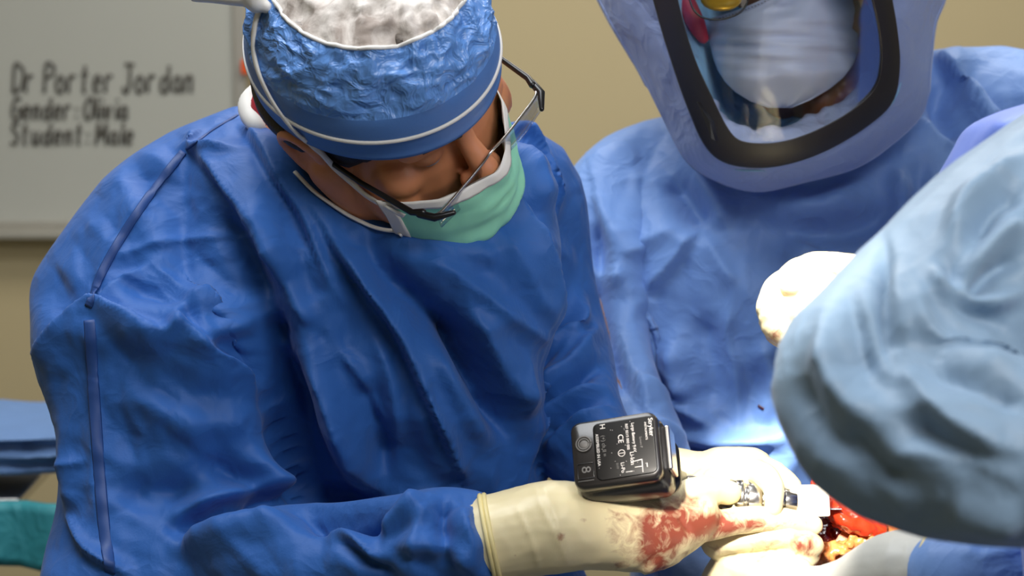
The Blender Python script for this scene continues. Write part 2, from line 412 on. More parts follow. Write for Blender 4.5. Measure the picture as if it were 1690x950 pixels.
slab('baseboard_back', -2.6, 3.0, WY-.012, WY, 0, .1, M['trim'])

# whiteboard: bottom rail at y=375px, right frame at x=400px
def wallpt(px, py, y):
    d = P(px, py, 1.0)-CAM; return CAM+d*(y/d[1])
bl = wallpt(400, 375, WY-.03); bx1 = bl[0]; bz0 = bl[2]; bx0 = bx1-1.5; bz1 = bz0+1.0
wb = empty('whiteboard', (0.5*(bx0+bx1), WY-.02, bz0), 'large whiteboard with three handwritten lines on the tan wall', 'whiteboard')
obj('board_panel', Geo().box(((bx0+bx1)/2, WY-.014, (bz0+bz1)/2), (((bx1-bx0)/2, 0, 0), (0, .008, 0), (0, 0, (bz1-bz0)/2))), M['board'], wb, False)
for a, b in (((bx0, bz0), (bx1, bz0)), ((bx0, bz1), (bx1, bz1)), ((bx0, bz0), (bx0, bz1)), ((bx1, bz0), (bx1, bz1))):
    c = ((a[0]+b[0])/2, WY-.018, (a[1]+b[1])/2)
    bevel(obj('frame_rail', Geo().box(c, ((abs(a[0]-b[0])/2+.012, 0, 0), (0, .014, 0), (0, 0, abs(a[1]-b[1])/2+.012))), M['alu'], wb, False), .003)
bevel(obj('marker_tray', Geo().box(((bx0+bx1)/2, WY-.045, bz0-.012), (((bx1-bx0)/2-.03, 0, 0), (0, .03, 0), (0, 0, .006))), M['alu'], wb, False), .003)
GL = {  # single-stroke marker letters, unit box
 'D': [[(0,0),(0,1),(.5,.85),(.6,.5),(.4,.1),(0,0)]], 'r': [[(0,.6),(0,0)],[(0,.4),(.2,.6),(.4,.55)]], 'P': [[(.05,0),(.05,1),(.5,.95),(.55,.65),(.05,.5)]],
 'o': [[(.25,.6),(0,.4),(.1,.05),(.35,0),(.5,.3),(.25,.6)]], 't': [[(.2,.95),(.2,.1),(.35,0)],[(0,.65),(.4,.65)]], 'e': [[(0,.3),(.45,.35),(.3,.6),(.05,.45),(.1,.05),(.45,.08)]],
 'J': [[(0,1),(.6,1)],[(.35,1),(.35,.1),(.1,0),(0,.2)]], 'd': [[(.45,.5),(.1,.5),(.05,.1),(.4,.05),(.48,1),(.48,0)]], 'a': [[(.45,.55),(.1,.5),(.05,.1),(.4,.1),(.45,.55),(.5,0)]],
 'n': [[(0,.6),(0,0),(.05,.4),(.3,.6),(.42,.4),(.42,0)]], 'G': [[(.55,.85),(.25,1),(0,.6),(.05,.15),(.35,0),(.6,.2),(.6,.45),(.3,.45)]], 'i': [[(.1,.6),(.1,0)],[(.1,.85),(.12,.9)]],
 ':': [[(.1,.5),(.12,.45)],[(.1,.12),(.12,.08)]], 'O': [[(.3,1),(0,.6),(.05,.15),(.35,0),(.6,.4),(.55,.85),(.3,1)]], 'l': [[(.1,1),(.1,0)]], 'v': [[(0,.6),(.2,0),(.42,.6)]],
 's': [[(.4,.55),(.1,.55),(.1,.35),(.4,.25),(.35,.02),(0,.05)]], 'M': [[(0,0),(.05,1),(.35,.3),(.65,1),(.7,0)]], 'h': [[(0,1),(0,0),(.05,.4),(.3,.6),(.42,.4),(.42,0)]], 'C': [[(.55,.85),(.25,1),(0,.6),(.05,.15),(.35,0),(.58,.15)]],
 'S': [[(.5,.9),(.2,1),(.05,.75),(.45,.4),(.35,.02),(0,.1)]], 'u': [[(0,.6),(.05,.05),(.35,.1),(.42,.6),(.45,0)]], '-': [[(0,.4),(.3,.4)]], ' ': []}
def write(txt, px0, px1, pyb, hpx):
    g = Geo(); adv = []
    for c in txt: adv.append(.35 if c in ' il:-' else (.95 if c == 'M' else .75))
    tot = sum(adv); x = 0; sp = (px1-px0)/tot
    for c, a in zip(txt, adv):
        for st in GL[c]:
            pts = spl(st, len(st)*3) if len(st) > 2 else np.array(st, float)
            q = [wallpt(px0+(x+(u+.12*v)*.95)*sp, pyb-v*hpx*(1 if c.isupper() or c in 'dlthi' else 1), WY-.024) for u, v in pts]
            g.tube(q, .0035, 6, cap='none')
        x += a
    obj('handwriting', g, M['ink'], wb)
write('Dr Porter Jordan', 22, 325, 152, 46)
write('Gender: Olivia'.replace('G', 'G'), 20, 215, 196, 36)
write('Student: Male', 18, 225, 238, 36)
op = wallpt(412, 110, WY-.04)
bevel(obj('orange_tag', Geo().box(op, ((.016, 0, 0), (0, .008, 0), (0, 0, .014))), M['orange'], None, False, label='small orange tag on the right edge of the whiteboard', cat='tag'), .003)

# instrument stand with folded blue towel and teal drape, far left
tz = P(40, 770, 2.95)
st = empty('instrument_stand', (tz[0]-.3, tz[1], 0), 'instrument stand behind the surgeon at the left edge of the photo', 'stand')
obj('pole', Geo().tube([(tz[0]-.52, tz[1]+.05, .04), (tz[0]-.52, tz[1]+.05, tz[2]-.02)], .014, 14), M['steel'], st)
bevel(obj('tray', Geo().box((tz[0]-.3, tz[1], tz[2]-.012), ((.33, 0, 0), (0, .165, 0), (0, 0, .008))), M['steel'], st, False), .006)
obj('base', Geo().tube([(tz[0]-.75, tz[1]+.05, .03), (tz[0]-.1, tz[1]+.05, .03)], .02).tube([(tz[0]-.75, tz[1]-.13, .03), (tz[0]-.75, tz[1]+.3, .03)], .02).tube([(tz[0]-.1, tz[1]-.13, .03), (tz[0]-.1, tz[1]+.3, .03)], .02), M['steel'], st)
g = Geo()
for k, (zz, ww) in enumerate(((.012, .335), (.038, .34), (.062, .33))):
    g.tube([(tz[0]-.62, tz[1]-.02, tz[2]+zz+.012), (tz[0]-.3, tz[1]-.02, tz[2]+zz+.014), (tz[0]-.64+.02*k+ww*2-.02, tz[1]-.02, tz[2]+zz+.012-.004*k)], [.15, .16, .13], 24, flat=(0, 0, 1), squash=.07)
me = remesh(g, .006, 2); displace(me, [], (.004, 9, 1))
link('folded_towel', me, M['towel'], None, label='folded blue cloth stacked on the instrument stand at left', cat='cloth')
g = Geo()
R = []
for i, u in enumerate(np.linspace(0, 1, 26)):
    x = tz[0]-.66+u*.76
    hang = .062-.006*math.sin(u*9)+.022*u
    R.append([(x, tz[1]-.2-.012*math.sin(u*40)-.02*t, tz[2]-.004-t*hang) for t in np.linspace(0, 1, 8)]+[(x, tz[1]-.175-.012*math.sin(u*40)-.02*t, tz[2]-.006-t*hang) for t in np.linspace(1, 0, 8)])
g.rings(R)
obj('side_drape', g, M['teal'], None, label='teal drape hanging below the folded blue cloth at left', cat='drape')

# ------------------------------------------------------------------ loft helper for clothed masses (rows across the image)
def slices(rows, n=40, pw=2.3, m=40):
    """rows: (py, xl, xr, dc, hd)"""
    R = []
    q = spl(rows, m)
    for py, xl, xr, dc, hd in q:
        cx = ((xl+xr)/2-CX)/F*dc; hw = (xr-xl)/2/F*dc; cy = -(py-CY)/F*dc
        ring = []
        for a in np.linspace(0, 2*math.pi, n, endpoint=False):
            ca, sa = math.cos(a), math.sin(a)
            ring.append(c2w(np.array([cx+hw*np.sign(ca)*abs(ca)**(2/pw), cy, dc+hd*np.sign(sa)*abs(sa)**(2/pw)])))
        R.append(ring)
    return R
def tubep(g, pts, n=20, flat=None, m=None, squash=1.0):
    q = spl(pts, m or len(pts)*5)
    return g.tube([P(a[0], a[1], a[2]) for a in q], [a[3] for a in q], n, flat=flat, squash=squash)

# head in its own frame -> world
class Head:
    def __init__(s, c, L, Fv, U, k=1.0):
        s.c = c; s.k = k
        U = U/np.linalg.norm(U); L = L-U*(L@U); L /= np.linalg.norm(L); Fw = np.cross(L, U)
        if Fw@Fv < 0: Fw = -Fw
        s.L, s.F, s.U = L, Fw, U
    def w(s, x, y, z): return s.c+s.k*(x*s.L+y*s.F+z*s.U)
    def ax(s, a, b, c): return (s.L*a*s.k, s.F*b*s.k, s.U*c*s.k)
def head_geo(h, jw=1.0, nx=0.0):
    g = Geo(); w, ax = h.w, h.ax; k = h.k
    g.ell(w(0, -.005, .02), ax(.074, .094, .088), 28)
    g.ell(w(0, .03, -.05), ax(.058*jw, .062, .07), 24)
    g.ell(w(0, .068, -.1), ax(.026, .024, .02))
    for s in (-1, 1):
        g.tube([w(s*.062*jw, 0, -.035), w(s*.058*jw, .02, -.078), w(s*.03*jw, .068, -.1)], [.018*k, .018*k, .014*k])
        g.ell(w(s*.042*jw, .060-.03*(jw-1), -.034), ax(.022, .022, .02)); g.ell(w(s*.05*jw, .045, -.06), ax(.018, .03, .03))
        g.ell(w(nx+s*.011, .103, -.043), ax(.009, .011, .008))
        g.ell(w(s*.031, .071, -.012), ax(.015, .014, .012))
        # ear: plate, helix, lobe
        g.ell(w(s*.078, -.008, -.02), ax(.006, .016, .026))
        q = [(.084, .006, -.01), (.088, .004, .008), (.09, -.012, .016), (.09, -.026, .006), (.087, -.027, -.014), (.084, -.018, -.034), (.081, -.005, -.046)]
        q = spl(q, 24); g.tube([w(s*a, b, c) for a, b, c in q], .0048*k, 8)
        g.ell(w(s*.081, -.003, -.044), ax(.005, .008, .009))
    g.tube([w(-.046, .07, .008), w(-.02, .082, .01), w(0, .083, .008), w(.02, .082, .01), w(.046, .07, .008)], .013*k)
    g.tube([w(nx*.3, .084, .002), w(nx*.7, .094, -.015), w(nx, .11, -.036)], [.009*k, .0085*k, .0115*k])
    g.tube([w(-.022, .083, -.066), w(0, .094, -.064), w(.022, .083, -.066)], .006*k)
    g.tube([w(-.018, .082, -.076), w(0, .093, -.076), w(.018, .082, -.076)], .0065*k)
    return g
def body(name, h, neckpts, skinmat, parent, trunk, limbs, jw=1.0, nx=0.0):
    """head + trunk + limbs as one mesh; coarse body, fine head overlapping inside the neck"""
    g = head_geo(h, jw, nx); gg = Geo(); gg.v = list(g.v); gg.f = list(g.f)
    gg.tube(neckpts[0], neckpts[1], 20)
    a = remesh(gg, .0026*h.k, 3)
    b = Geo(); b.tube(neckpts[0], [r*.97 for r in neckpts[1]], 20)
    for t in trunk: b.ell(*t)
    for l in limbs: b.tube(l[0], l[1], 16)
    bme = remesh(b, .008, 3)
    bm = bmesh.new(); bm.from_mesh(a); bm.from_mesh(bme); me = bpy.data.meshes.new(name); bm.to_mesh(me); bm.free()
    return link(name, me, skinmat, parent)
def legs(base, fx, fy, hip=.86, k=1.0, sp=.1):
    """two legs down to the floor; base (x,y) of pelvis, (fx,fy) forward"""
    r = (fy, -fx); L = []
    for s in (-1, 1):
        x = base[0]+s*sp*r[0]; y = base[1]+s*sp*r[1]
        L.append(([(base[0]+s*.08*r[0], base[1]+s*.08*r[1], hip), (x+.02*fx, y+.02*fy, .48), (x, y, .1), (x, y, .06), (x+.14*fx, y+.14*fy, .045)], [.088, .058, .042, .04, .035]))
    return L
def shoes(parent, base, fx, fy, sp=.1):
    r = (fy, -fx)
    for s in (-1, 1):
        x = base[0]+s*sp*r[0]; y = base[1]+s*sp*r[1]
        g = Geo(); g.tube([(x-.05*fx, y-.05*fy, .05), (x+.04*fx, y+.04*fy, .052), (x+.16*fx, y+.16*fy, .04)], [.05, .052, .044], flat=(0, 0, 1), squash=.9)
        me = remesh(g, .008, 2); v = arr(me); v[:, 2] = np.maximum(v[:, 2], .002); me.vertices.foreach_set('co', v.ravel()); link('shoe', me, M['shoe'], parent)


# ================================================================== PERSON A: surgeon in royal blue
base = P(560, 900, 2.1)
A = empty('person', (base[0], base[1], 0), 'person in royal blue gown, green mask and bouffant cap, bending over the black power tool', 'person')
hA = Head(P(625, 125, 1.885), D3(.60, .72, -.35), D3(.787, -.4515, .42), D3(-.15, .52, .84), 1.08)
nk = ([hA.w(0, -.03, -.06), P(540, 226, 1.985), P(520, 310, 2.06)], [.056, .059, .07])
bodyA = body('body', hA, nk, M['skinA'], A,
    [(P(580, 480, 2.09), (RT*.135, UP*.19, FW*.08)), (P(610, 790, 2.13), (RT*.12, UP*.2, FW*.075)), (P(590, 1050, 2.1), (RT*.14, UP*.13, FW*.1))],
    [([P(330, 360, 2.07), P(260, 540, 2.02), P(290, 930, 1.94)], [.055, .045, .034]), ([P(290, 930, 1.94), P(560, 930, 1.85), P(850, 884, 1.795), P(1000, 868, 1.81), P(1080, 868, 1.83)], [.034, .03, .024, .024, .024]),
     ([P(810, 350, 2.13), P(878, 480, 2.15), P(930, 680, 2.09)], [.045, .036, .032]), ([P(930, 680, 2.09), P(985, 750, 2.03), P(1060, 786, 1.97), P(1180, 790, 1.925)], [.03, .028, .022, .02])]
    + legs((base[0], base[1]+.05), .25, -.97, sp=.12), jw=1.22, nx=-.010)
shoes(A, (base[0], base[1]+.05), .25, -.97, .12)
g = Geo()
g.tube([(base[0]-.02, base[1]+.05, .72), (base[0]-.02, base[1]+.05, .98)], [.17, .155], 24)
for l in legs((base[0], base[1]+.05), .25, -.97, sp=.12): g.tube(l[0][:3], [.1, .08, .075], 16, cap='none')
link('trousers', remesh(g, .012, 3), M['cloth'], A)

# --- gown
g = Geo()
g.rings(slices([(195, 400, 560, 2.07, .05), (215, 345, 780, 2.06, .07), (250, 310, 880, 2.05, .10), (300, 280, 905, 2.04, .12), (350, 265, 918, 2.035, .125), (420, 258, 926, 2.03, .13),
    (500, 262, 912, 2.03, .13), (600, 300, 893, 2.04, .13), (700, 350, 893, 2.06, .13), (800, 380, 905, 2.08, .13), (900, 390, 945, 2.09, .135), (1050, 380, 990, 2.09, .15), (1350, 360, 930, 2.1, .17), (1900, 330, 980, 2.12, .19), (2050, 330, 985, 2.12, .19)], n=64, m=60))
# yoke over the right shoulder and sleeve (left in the photo)
g.rings(slices([(178, 385, 440, 2.09, .02), (205, 318, 470, 2.09, .05), (245, 240, 500, 2.07, .07), (285, 188, 500, 2.06, .085), (330, 148, 480, 2.05, .09), (380, 108, 460, 2.04, .095), (430, 72, 450, 2.03, .095), (470, 54, 445, 2.02, .095), (530, 53, 440, 1.99, .097),
    (590, 54, 450, 1.985, .092), (650, 72, 466, 1.982, .089), (700, 90, 478, 1.98, .088), (750, 96, 486, 1.98, .086), (800, 98, 490, 1.975, .085), (850, 92, 488, 1.965, .084), (910, 76, 470, 1.95, .082), (980, 68, 440, 1.94, .078), (1030, 90, 400, 1.94, .06)], n=56, m=60, pw=2.2))
# near forearm sleeve
tubep(g, [(300, 960, 1.93, .05), (430, 935, 1.885, .052), (560, 922, 1.84, .048), (660, 905, 1.81, .046), (735, 888, 1.8, .043), (800, 888, 1.795, .036), (826, 888, 1.793, .031)], 28)
# far shoulder, upper arm and forearm
tubep(g, [(800, 330, 2.1, .07), (850, 330, 2.12, .07), (880, 470, 2.13, .062), (915, 590, 2.12, .056), (935, 680, 2.07, .053), (985, 750, 2.02, .044), (1050, 782, 1.97, .034), (1085, 790, 1.95, .028)], 28)
for yy in (560, 640, 720, 800): g.ell(P(430, yy, 2.02), (RT*.06, UP*.06, FW*.075))
me = remesh(g, .003, 3)
foldsA = [
 # raglan seam and knot
 ('r', 4, 7, [(385, 195), (345, 222), (305, 248)]), ('r', 5, 10, [(312, 252), (345, 262), (380, 268)]), ('s', 5, 18, [(400, 262), (345, 262), (300, 252)]),
 ('r', 4, 9, [(300, 258), (235, 340), (180, 420), (148, 505)]),
 ('r', 3, 8, [(144, 520), (150, 600), (158, 700), (166, 900)]),
 # sleeve cap overhang
 ('s', 12, 40, [(52, 598), (90, 542), (144, 509), (198, 524), (264, 548), (294, 539), (342, 578), (384, 608), (440, 652)]),
 ('s', 6, 22, [(144, 512), (200, 470), (245, 440)]),
 ('g', 6, 18, [(282, 520), (360, 509), (456, 491)]), ('r', 4, 8, [(192, 425), (270, 401), (408, 380)]), ('r', 4, 10, [(180, 455), (260, 480), (300, 520)]),
 ('r', 5, 12, [(252, 440), (300, 492), (345, 575)]), ('g', -6, 16, [(205, 470), (280, 500), (330, 540)]),
 ('r', 5, 10, [(285, 548), (295, 520), (375, 480)]), ('g', 6, 14, [(300, 565), (380, 540), (440, 525)]),
 # armpit valley
 ('g', -13, 24, [(452, 515), (448, 600), (456, 680)]), ('g', -6, 20, [(456, 680), (486, 760), (492, 850)]),
 # lower sleeve
 ('g', -14, 15, [(290, 872), (384, 846), (485, 820)]), ('g', 9, 16, [(300, 842), (380, 815), (470, 795)]), ('g', 10, 20, [(300, 905), (400, 878), (485, 855)]),
 ('s', 8, 18, [(204, 944), (144, 908), (112, 848)]), ('g', 6, 16, [(100, 700), (120, 780), (118, 850)]), ('r', 4, 7, [(110, 765), (150, 760)]),
 ('g', 8, 20, [(400, 745), (450, 790), (490, 800)]), ('g', -9, 20, [(330, 760), (400, 790), (450, 830)]), ('g', 7, 30, [(190, 640), (300, 690), (430, 700)]),
 ('r', 4, 10, [(200, 560), (230, 545), (260, 560)]), ('g', -8, 26, [(200, 800), (260, 820), (330, 800)]),
 # yoke drape from the knot to the chest
 ('s', 14, 60, [(470, 470), (430, 400), (385, 325), (325, 256)]), ('s', 10, 40, [(548, 470), (500, 360), (440, 270), (398, 205)]),
 ('g', 12, 32, [(400, 300), (450, 400), (490, 500), (520, 560)]), ('g', -12, 26, [(365, 345), (410, 430), (440, 520)]),
 # chest folds
 ('s', 20, 55, [(752, 770), (710, 670), (657, 552), (600, 470), (545, 395)]),
 ('g', -22, 26, [(599, 411), (650, 465), (700, 510), (750, 560), (790, 625), (845, 720)]),
 ('r', 16, 26, [(766, 505), (790, 560), (815, 615), (850, 685)]), ('g', -13, 18, [(740, 520), (765, 580), (800, 650), (830, 710)]),
 ('r', 8, 18, [(690, 430), (750, 455), (830, 520), (880, 560)]), ('r', 7, 20, [(811, 378), (850, 455), (882, 533)]),
 ('s', 12, 26, [(822, 280), (850, 340), (868, 390), (885, 450), (888, 552), (880, 700), (862, 800)]),
 ('g', 12, 30, [(490, 540), (520, 600), (560, 700), (600, 790)]), ('r', 9, 14, [(500, 585), (541, 648), (575, 735)]), ('r', 9, 14, [(545, 560), (590, 610), (612, 650), (650, 730)]),
 ('r', 7, 12, [(618, 558), (640, 610), (650, 660), (657, 725)]), ('g', -12, 24, [(470, 640), (520, 740), (560, 830)]), ('g', -9, 20, [(600, 620), (625, 700), (635, 790)]),
 ('g', 11, 26, [(680, 640), (720, 730), (755, 790)]), ('g', -12, 30, [(470, 560), (485, 700), (520, 860)]), ('g', -20, 30, [(496, 850), (560, 838), (640, 858)]),
 ('r', 9, 16, [(850, 560), (840, 640), (846, 740)]), ('g', 8, 20, [(720, 560), (750, 640), (800, 740)]),
 # near forearm
 ('r', 6, 12, [(712, 835), (690, 870), (680, 940)]), ('r', 6, 12, [(758, 835), (770, 870), (800, 910)]), ('g', 10, 16, [(612, 873), (660, 850), (702, 820)]), ('r', 8, 14, [(500, 880), (560, 868), (600, 900), (640, 950)]),
 ('g', -9, 12, [(735, 820), (730, 870), (745, 940)]), ('g', -8, 12, [(560, 890), (610, 930), (650, 950)]), ('g', 8, 16, [(650, 900), (720, 900), (790, 930)]), ('r', 6, 10, [(780, 830), (770, 870), (795, 940)]),
 # far sleeve
 ('r', 11, 14, [(882, 648), (925, 622), (955, 590), (978, 530)]), ('r', 11, 14, [(885, 702), (925, 668), (990, 655)]), ('g', -12, 12, [(884, 672), (930, 648), (985, 610)]), ('r', 9, 12, [(900, 745), (940, 705), (1010, 690)]),
 ('g', -9, 12, [(890, 725), (930, 690), (1000, 678)]), ('g', 9, 14, [(895, 580), (930, 560), (965, 490)]), ('r', 7, 10, [(905, 625), (945, 560), (950, 480)]),
 ('g', 10, 22, [(850, 210), (885, 280), (905, 350)]), ('g', -9, 18, [(840, 240), (865, 310), (890, 380)]),
]
displace(me, foldsA, (.003, 7, np.array([1, 1, .5])), [(80, 10, 62, 1.8, 11), (38, 5, 50, 1.5, 12), (20, 1.6, 70, 1.4, 13)], 1.85)
gownA = link('gown', me, M['gownA'], A)
tA = bvh(gownA)
def tape(pts, wpx, dflt, m, nm, par, tree, lift=.0007, th=.0005):
    return obj(nm, ribbon(tree, pts, wpx*dflt/F, th, dflt, lift, per=12, sm=1), m, par)
tape([(303, 250), (250, 318), (204, 386), (168, 450), (146, 506)], 15, 1.97, M['seam'], 'shoulder_seam', gownA, tA)
tape([(148, 528), (152, 600), (156, 668), (164, 780), (172, 870), (182, 945)], 20, 1.9, M['seam'], 'sleeve_seam', gownA, tA)
tape([(392, 190), (350, 216), (308, 246)], 5, 2.0, M['seam'], 'yoke_seam', gownA, tA)
# white knitted neckband and red undershirt collar
g = Geo(); tubep(g, [(424, 150, 1.99, .008), (411, 168, 1.985, .0095), (412, 188, 1.975, .0095), (424, 208, 1.965, .0085), (440, 232, 1.97, .008), (462, 256, 1.96, .006)], 14)
obj('neckband', g, M['white'], gownA)
g = Geo(); tubep(g, [(432, 156, 1.975, .008), (430, 178, 1.972, .009), (440, 205, 1.968, .006)], 12)
obj('undershirt_collar', g, M['red'], A)
g = Geo(); 

# --- cap
Wd = D3(.07, .75, .65); Wd = Wd/np.linalg.norm(Wd)
bandc = hA.w(0, 0, .018)
def bandpt(th, kk=1.0, dz=0.0):
    return hA.w(0, 0, 0)+ (math.cos(th)*hA.L*.098+math.sin(th)*hA.F*.118)*kk+hA.U*(.022+dz)
top_ = hA.c+Wd*.125
nT = 144; g = Geo(); gw = Geo(); R = []; seam_px = []
def cappt(th, t):
    b = bandpt(th); bd = b-hA.c; rb = np.linalg.norm(bd); bd = bd/rb
    om = math.acos(max(-1, min(1, Wd@bd))); d = (math.sin((1-t)*om)*Wd+math.sin(t*om)*bd)/math.sin(om)
    r = .120*(1-t)+rb*t+.014*math.sin(math.pi*min(1, t*1.05))**.8
    return d, r
def caprad(th, t, white):
    d, r = cappt(th, t); p = hA.c+d*r
    puck = math.exp(-((t-.43)/.16)**2)
    n1 = noise.noise(Vector(p*38)); n2 = noise.noise(Vector(p*90)); n3 = noise.noise(Vector(d*9+Vector((3, 1, 2)))) if False else 0
    rad = math.sin(th*37+4*noise.noise(Vector((math.cos(th)*3, math.sin(th)*3, t*2))))
    band = max(0, min(1, (t-.70)/.08))
    amp = (1-band)
    r += amp*(.0042*(1-abs(n1)*3)+.0022*(1-abs(n2)*3)+.0015*rad*puck)
    if white: r += .0015*math.sin(th*24+3*noise.noise(Vector(p*12)))*t/.4
    return hA.c+d*r
T0 = .47
def wt(th): return T0+.0*math.cos(th)
ths = np.linspace(0, 2*math.pi, nT, endpoint=False)
TB = .76
g.rings([[caprad(th, T0+(TB-T0)*u, False) for th in ths] for u in np.linspace(0, 1, 44)], cap=False)
cap = obj('cap', g, M['cap'], A)
g = Geo().rings([[caprad(th, TB+(1-TB)*u, False) for th in ths] for u in np.linspace(0, 1, 14)]
        + [[cappt(th, 1)[0]*(cappt(th, 1)[1]-.004)+hA.c-hA.U*.001 for th in ths], [cappt(th, .9)[0]*(cappt(th, .9)[1]-.006)+hA.c for th in ths]], cap=False)
capband = obj('cap_band', g, M['capsmooth'], cap)
gw.rings([[caprad(th, .004+wt(th)*u, True) for th in ths] for u in np.linspace(0, 1, 40)])
obj('cap_crown', gw, M['capwhite'], cap, label='white gauze crown')
g = Geo(); R = []
q = [caprad(th, wt(th), False) for th in np.append(ths, ths[0])]
g.tube([a+(a-hA.c)/np.linalg.norm(a-hA.c)*.0004 for a in q], .0019, 8, cap='none'); obj('crown_seam', g, M['white'], cap)
g = Geo(); q = []
for th in np.append(ths, ths[0]):
    d, r = cappt(th, .875); q.append((hA.c+d*(r+.001), d))
R = []
for i, (p, d) in enumerate(q):
    t = q[min(i+1, len(q)-1)][0]-q[max(i-1, 0)][0]; t /= np.linalg.norm(t); s_ = np.cross(t, d); s_ /= np.linalg.norm(s_)
    R.append([p-s_*.0018-d*.0005, p+s_*.0018-d*.0005, p+s_*.0014+d*.0006, p-s_*.0014+d*.0006])
g.rings(R); obj('elastic_line', g, M['white'], cap)
# --- hair below the cap
g = Geo(); R = []
for u in np.linspace(0, 1, 10):
    ring = []
    for th in ths:
        s = math.sin(th); side = 1 if s < .25 else max(0, 1-(s-.25)/.45)
        drop = .014+.040*side+.085*max(0, min(1, (-s-.15)/.4))
        k_ = .90-.035*u+(.07 if s < 0 else 0)*min(1, -s*3) if s < 0 else .90-.035*u
        if abs(math.cos(th)) > .8 and abs(s) < .45: k_ -= .02
        ring.append(bandpt(th, k_, 0.01-u*drop))
    R.append(ring)
R.append([bandpt(th, .72, -.03 if math.sin(th) < .5 else -.002) for th in ths]); R.insert(0, [bandpt(th, .75, .012) for th in ths])
g.rings(R); tubep(g, [(428, 112, 1.90, .009), (440, 150, 1.885, .013), (458, 190, 1.87, .013), (486, 226, 1.855, .009), (500, 240, 1.85, .006)], 14)
obj('hair', g, M['hair'], A)
# eyebrows
for s in (-1, 1):
    g = Geo(); g.tube([hA.w(s*.016, .098, .008), hA.w(s*.03, .094, .014), hA.w(s*.046, .082, .008)], [.002, .003, .0015], 8); obj('eyebrow', g, M['hair'], bodyA)
    g = Geo().ell(hA.w(s*.031, .071, -.014), hA.ax(.0125, .0125, .0125)); obj('eye', g, M['maskB'], bodyA)

# --- mask (pleated, from the bridge of the nose to under the chin)
R = []; nu, nv = 34, 30
def maskpt(u, v, off=0.0):
    # u -1..1 across, v 0..1 from nose to chin
    z = -.030-.118*v-.012*(1-u*u)*v
    fy = .104+.012*math.sin(v*math.pi)-.03*v**3
    if v < .25: fy += .012*(1-abs(u))**2*(1-v*2)
    x = .070*u*(1-.10*v)-.011
    y = fy*math.sqrt(max(0, 1-(abs(u)*.86)**2.2))+.008+.0
    p = hA.w(x, y+off, z)
    return p+hA.F*(.0016*math.sin(v*26)*(1-u*u)+.0045*noise.noise(Vector((u*2.4, v*4, 0)))+.002*noise.noise(Vector((u*7+v*3, v*6, 2))))
R = []
for v in np.linspace(0, 1, nv):
    R.append([maskpt(u, v) for u in np.linspace(-1, 1, nu)]+[maskpt(u, v, -.0015) for u in np.linspace(1, -1, nu)])
maskA = obj('mask', Geo().rings(R), M['maskA'], A)
g = Geo(); q = [[maskpt(u, v, .0012) for u in np.linspace(-1, 1, nu)]+[maskpt(u, v, -.001) for u in np.linspace(1, -1, nu)] for v in np.linspace(-.01, .055, 5)]
obj('nose_strip', Geo().rings(q), M['white'], maskA)
for s in (-1, 1):
    q = [[maskpt(s*u, v, .0015) for v in np.linspace(-.01, 1.0, 16)]+[maskpt(s*u, v, -.0015) for v in np.linspace(1, -.01, 16)] for u in np.linspace(.965, 1.03, 4)]
    obj('side_binding', Geo().rings(q), M['white'], maskA)
tH = bvh(bodyA, cap, capband, maskA)
tH2 = bvh(bodyA, maskA, gownA)
def strap(pts, wpx, nm='strap', tH=tH):
    return obj(nm, ribbon(tH, pts, wpx*1.88/F, .0008, 1.86, .003), M['white'], maskA)
strap([(668, 352), (640, 338), (610, 322), (560, 285), (515, 240), (470, 190), (440, 140), (424, 95), (422, 50), (432, 12), (440, -20)], 10)
strap([(664, 384), (640, 382), (600, 370), (560, 350), (520, 322), (484, 286)], 7, tH=tH2)
# tie bow on top of the cap
g = Geo(); tubep(g, [(418, -8, 1.8, .016), (425, 4, 1.8, .014), (436, 10, 1.8, .008)], 14, squash=.7); tubep(g, [(412, 2, 1.8, .009), (380, 0, 1.81, .008), (350, -3, 1.82, .0075), (322, -2, 1.83, .005)], 14, squash=.55)
tubep(g, [(420, -10, 1.8, .01), (400, -40, 1.8, .012), (425, -55, 1.8, .008)], 12, squash=.6)
link('tie_bow', remesh(g, .0018, 3), M['white'], maskA)

# --- spectacles
gl = Geo()
fr = [(-.073, .096, -.030), (-.066, .107, -.030), (-.04, .111, -.025), (-.016, .1135, -.020), (-.004, .1145, -.016), (.010, .1135, -.019), (.036, .110, -.024), (.066, .104, -.030), (.072, .094, -.030)]
q = [hA.w(*a) for a in spl(fr, 60)]
gl.tube(q, .0013, 10)
frame = obj('spectacles', gl, M['steel'], A, label='half-rim spectacles with black temples')
for s in (-1, 1):
    g = Geo(); g.tube([hA.w(s*.072, .096, -.029), hA.w(s*.076, .088, -.03), hA.w(s*.079, .04, -.022), hA.w(s*.08, .0, -.012), hA.w(s*.08, -.02, -.018), hA.w(s*.08, -.035, -.04)], [.0034, .003, .0024, .0022, .0022, .002], 10)
    obj('temple_arm', g, M['black'], frame)
    g = Geo(); q = spl([(s*.014-.003, .1130, -.021), (s*.038-.001, .1105, -.026), (s*.066, .1050, -.031)], 16)
    R = [[hA.w(a, b+.0007, c-v) for a, b, c in q]+[hA.w(a, b-.0007, c-v) for a, b, c in q[::-1]] for v in (0, .007, .014, .020)]
    obj('lens', Geo().rings(R), M['lens'], frame)
    g = Geo().tube([hA.w(s*.074, .094, -.0305), hA.w(s*.070, .106, -.031), hA.w(s*.058, .1155, -.032)], [.0034, .0036, .0022], 12); obj('hinge', g, M['black'], frame)

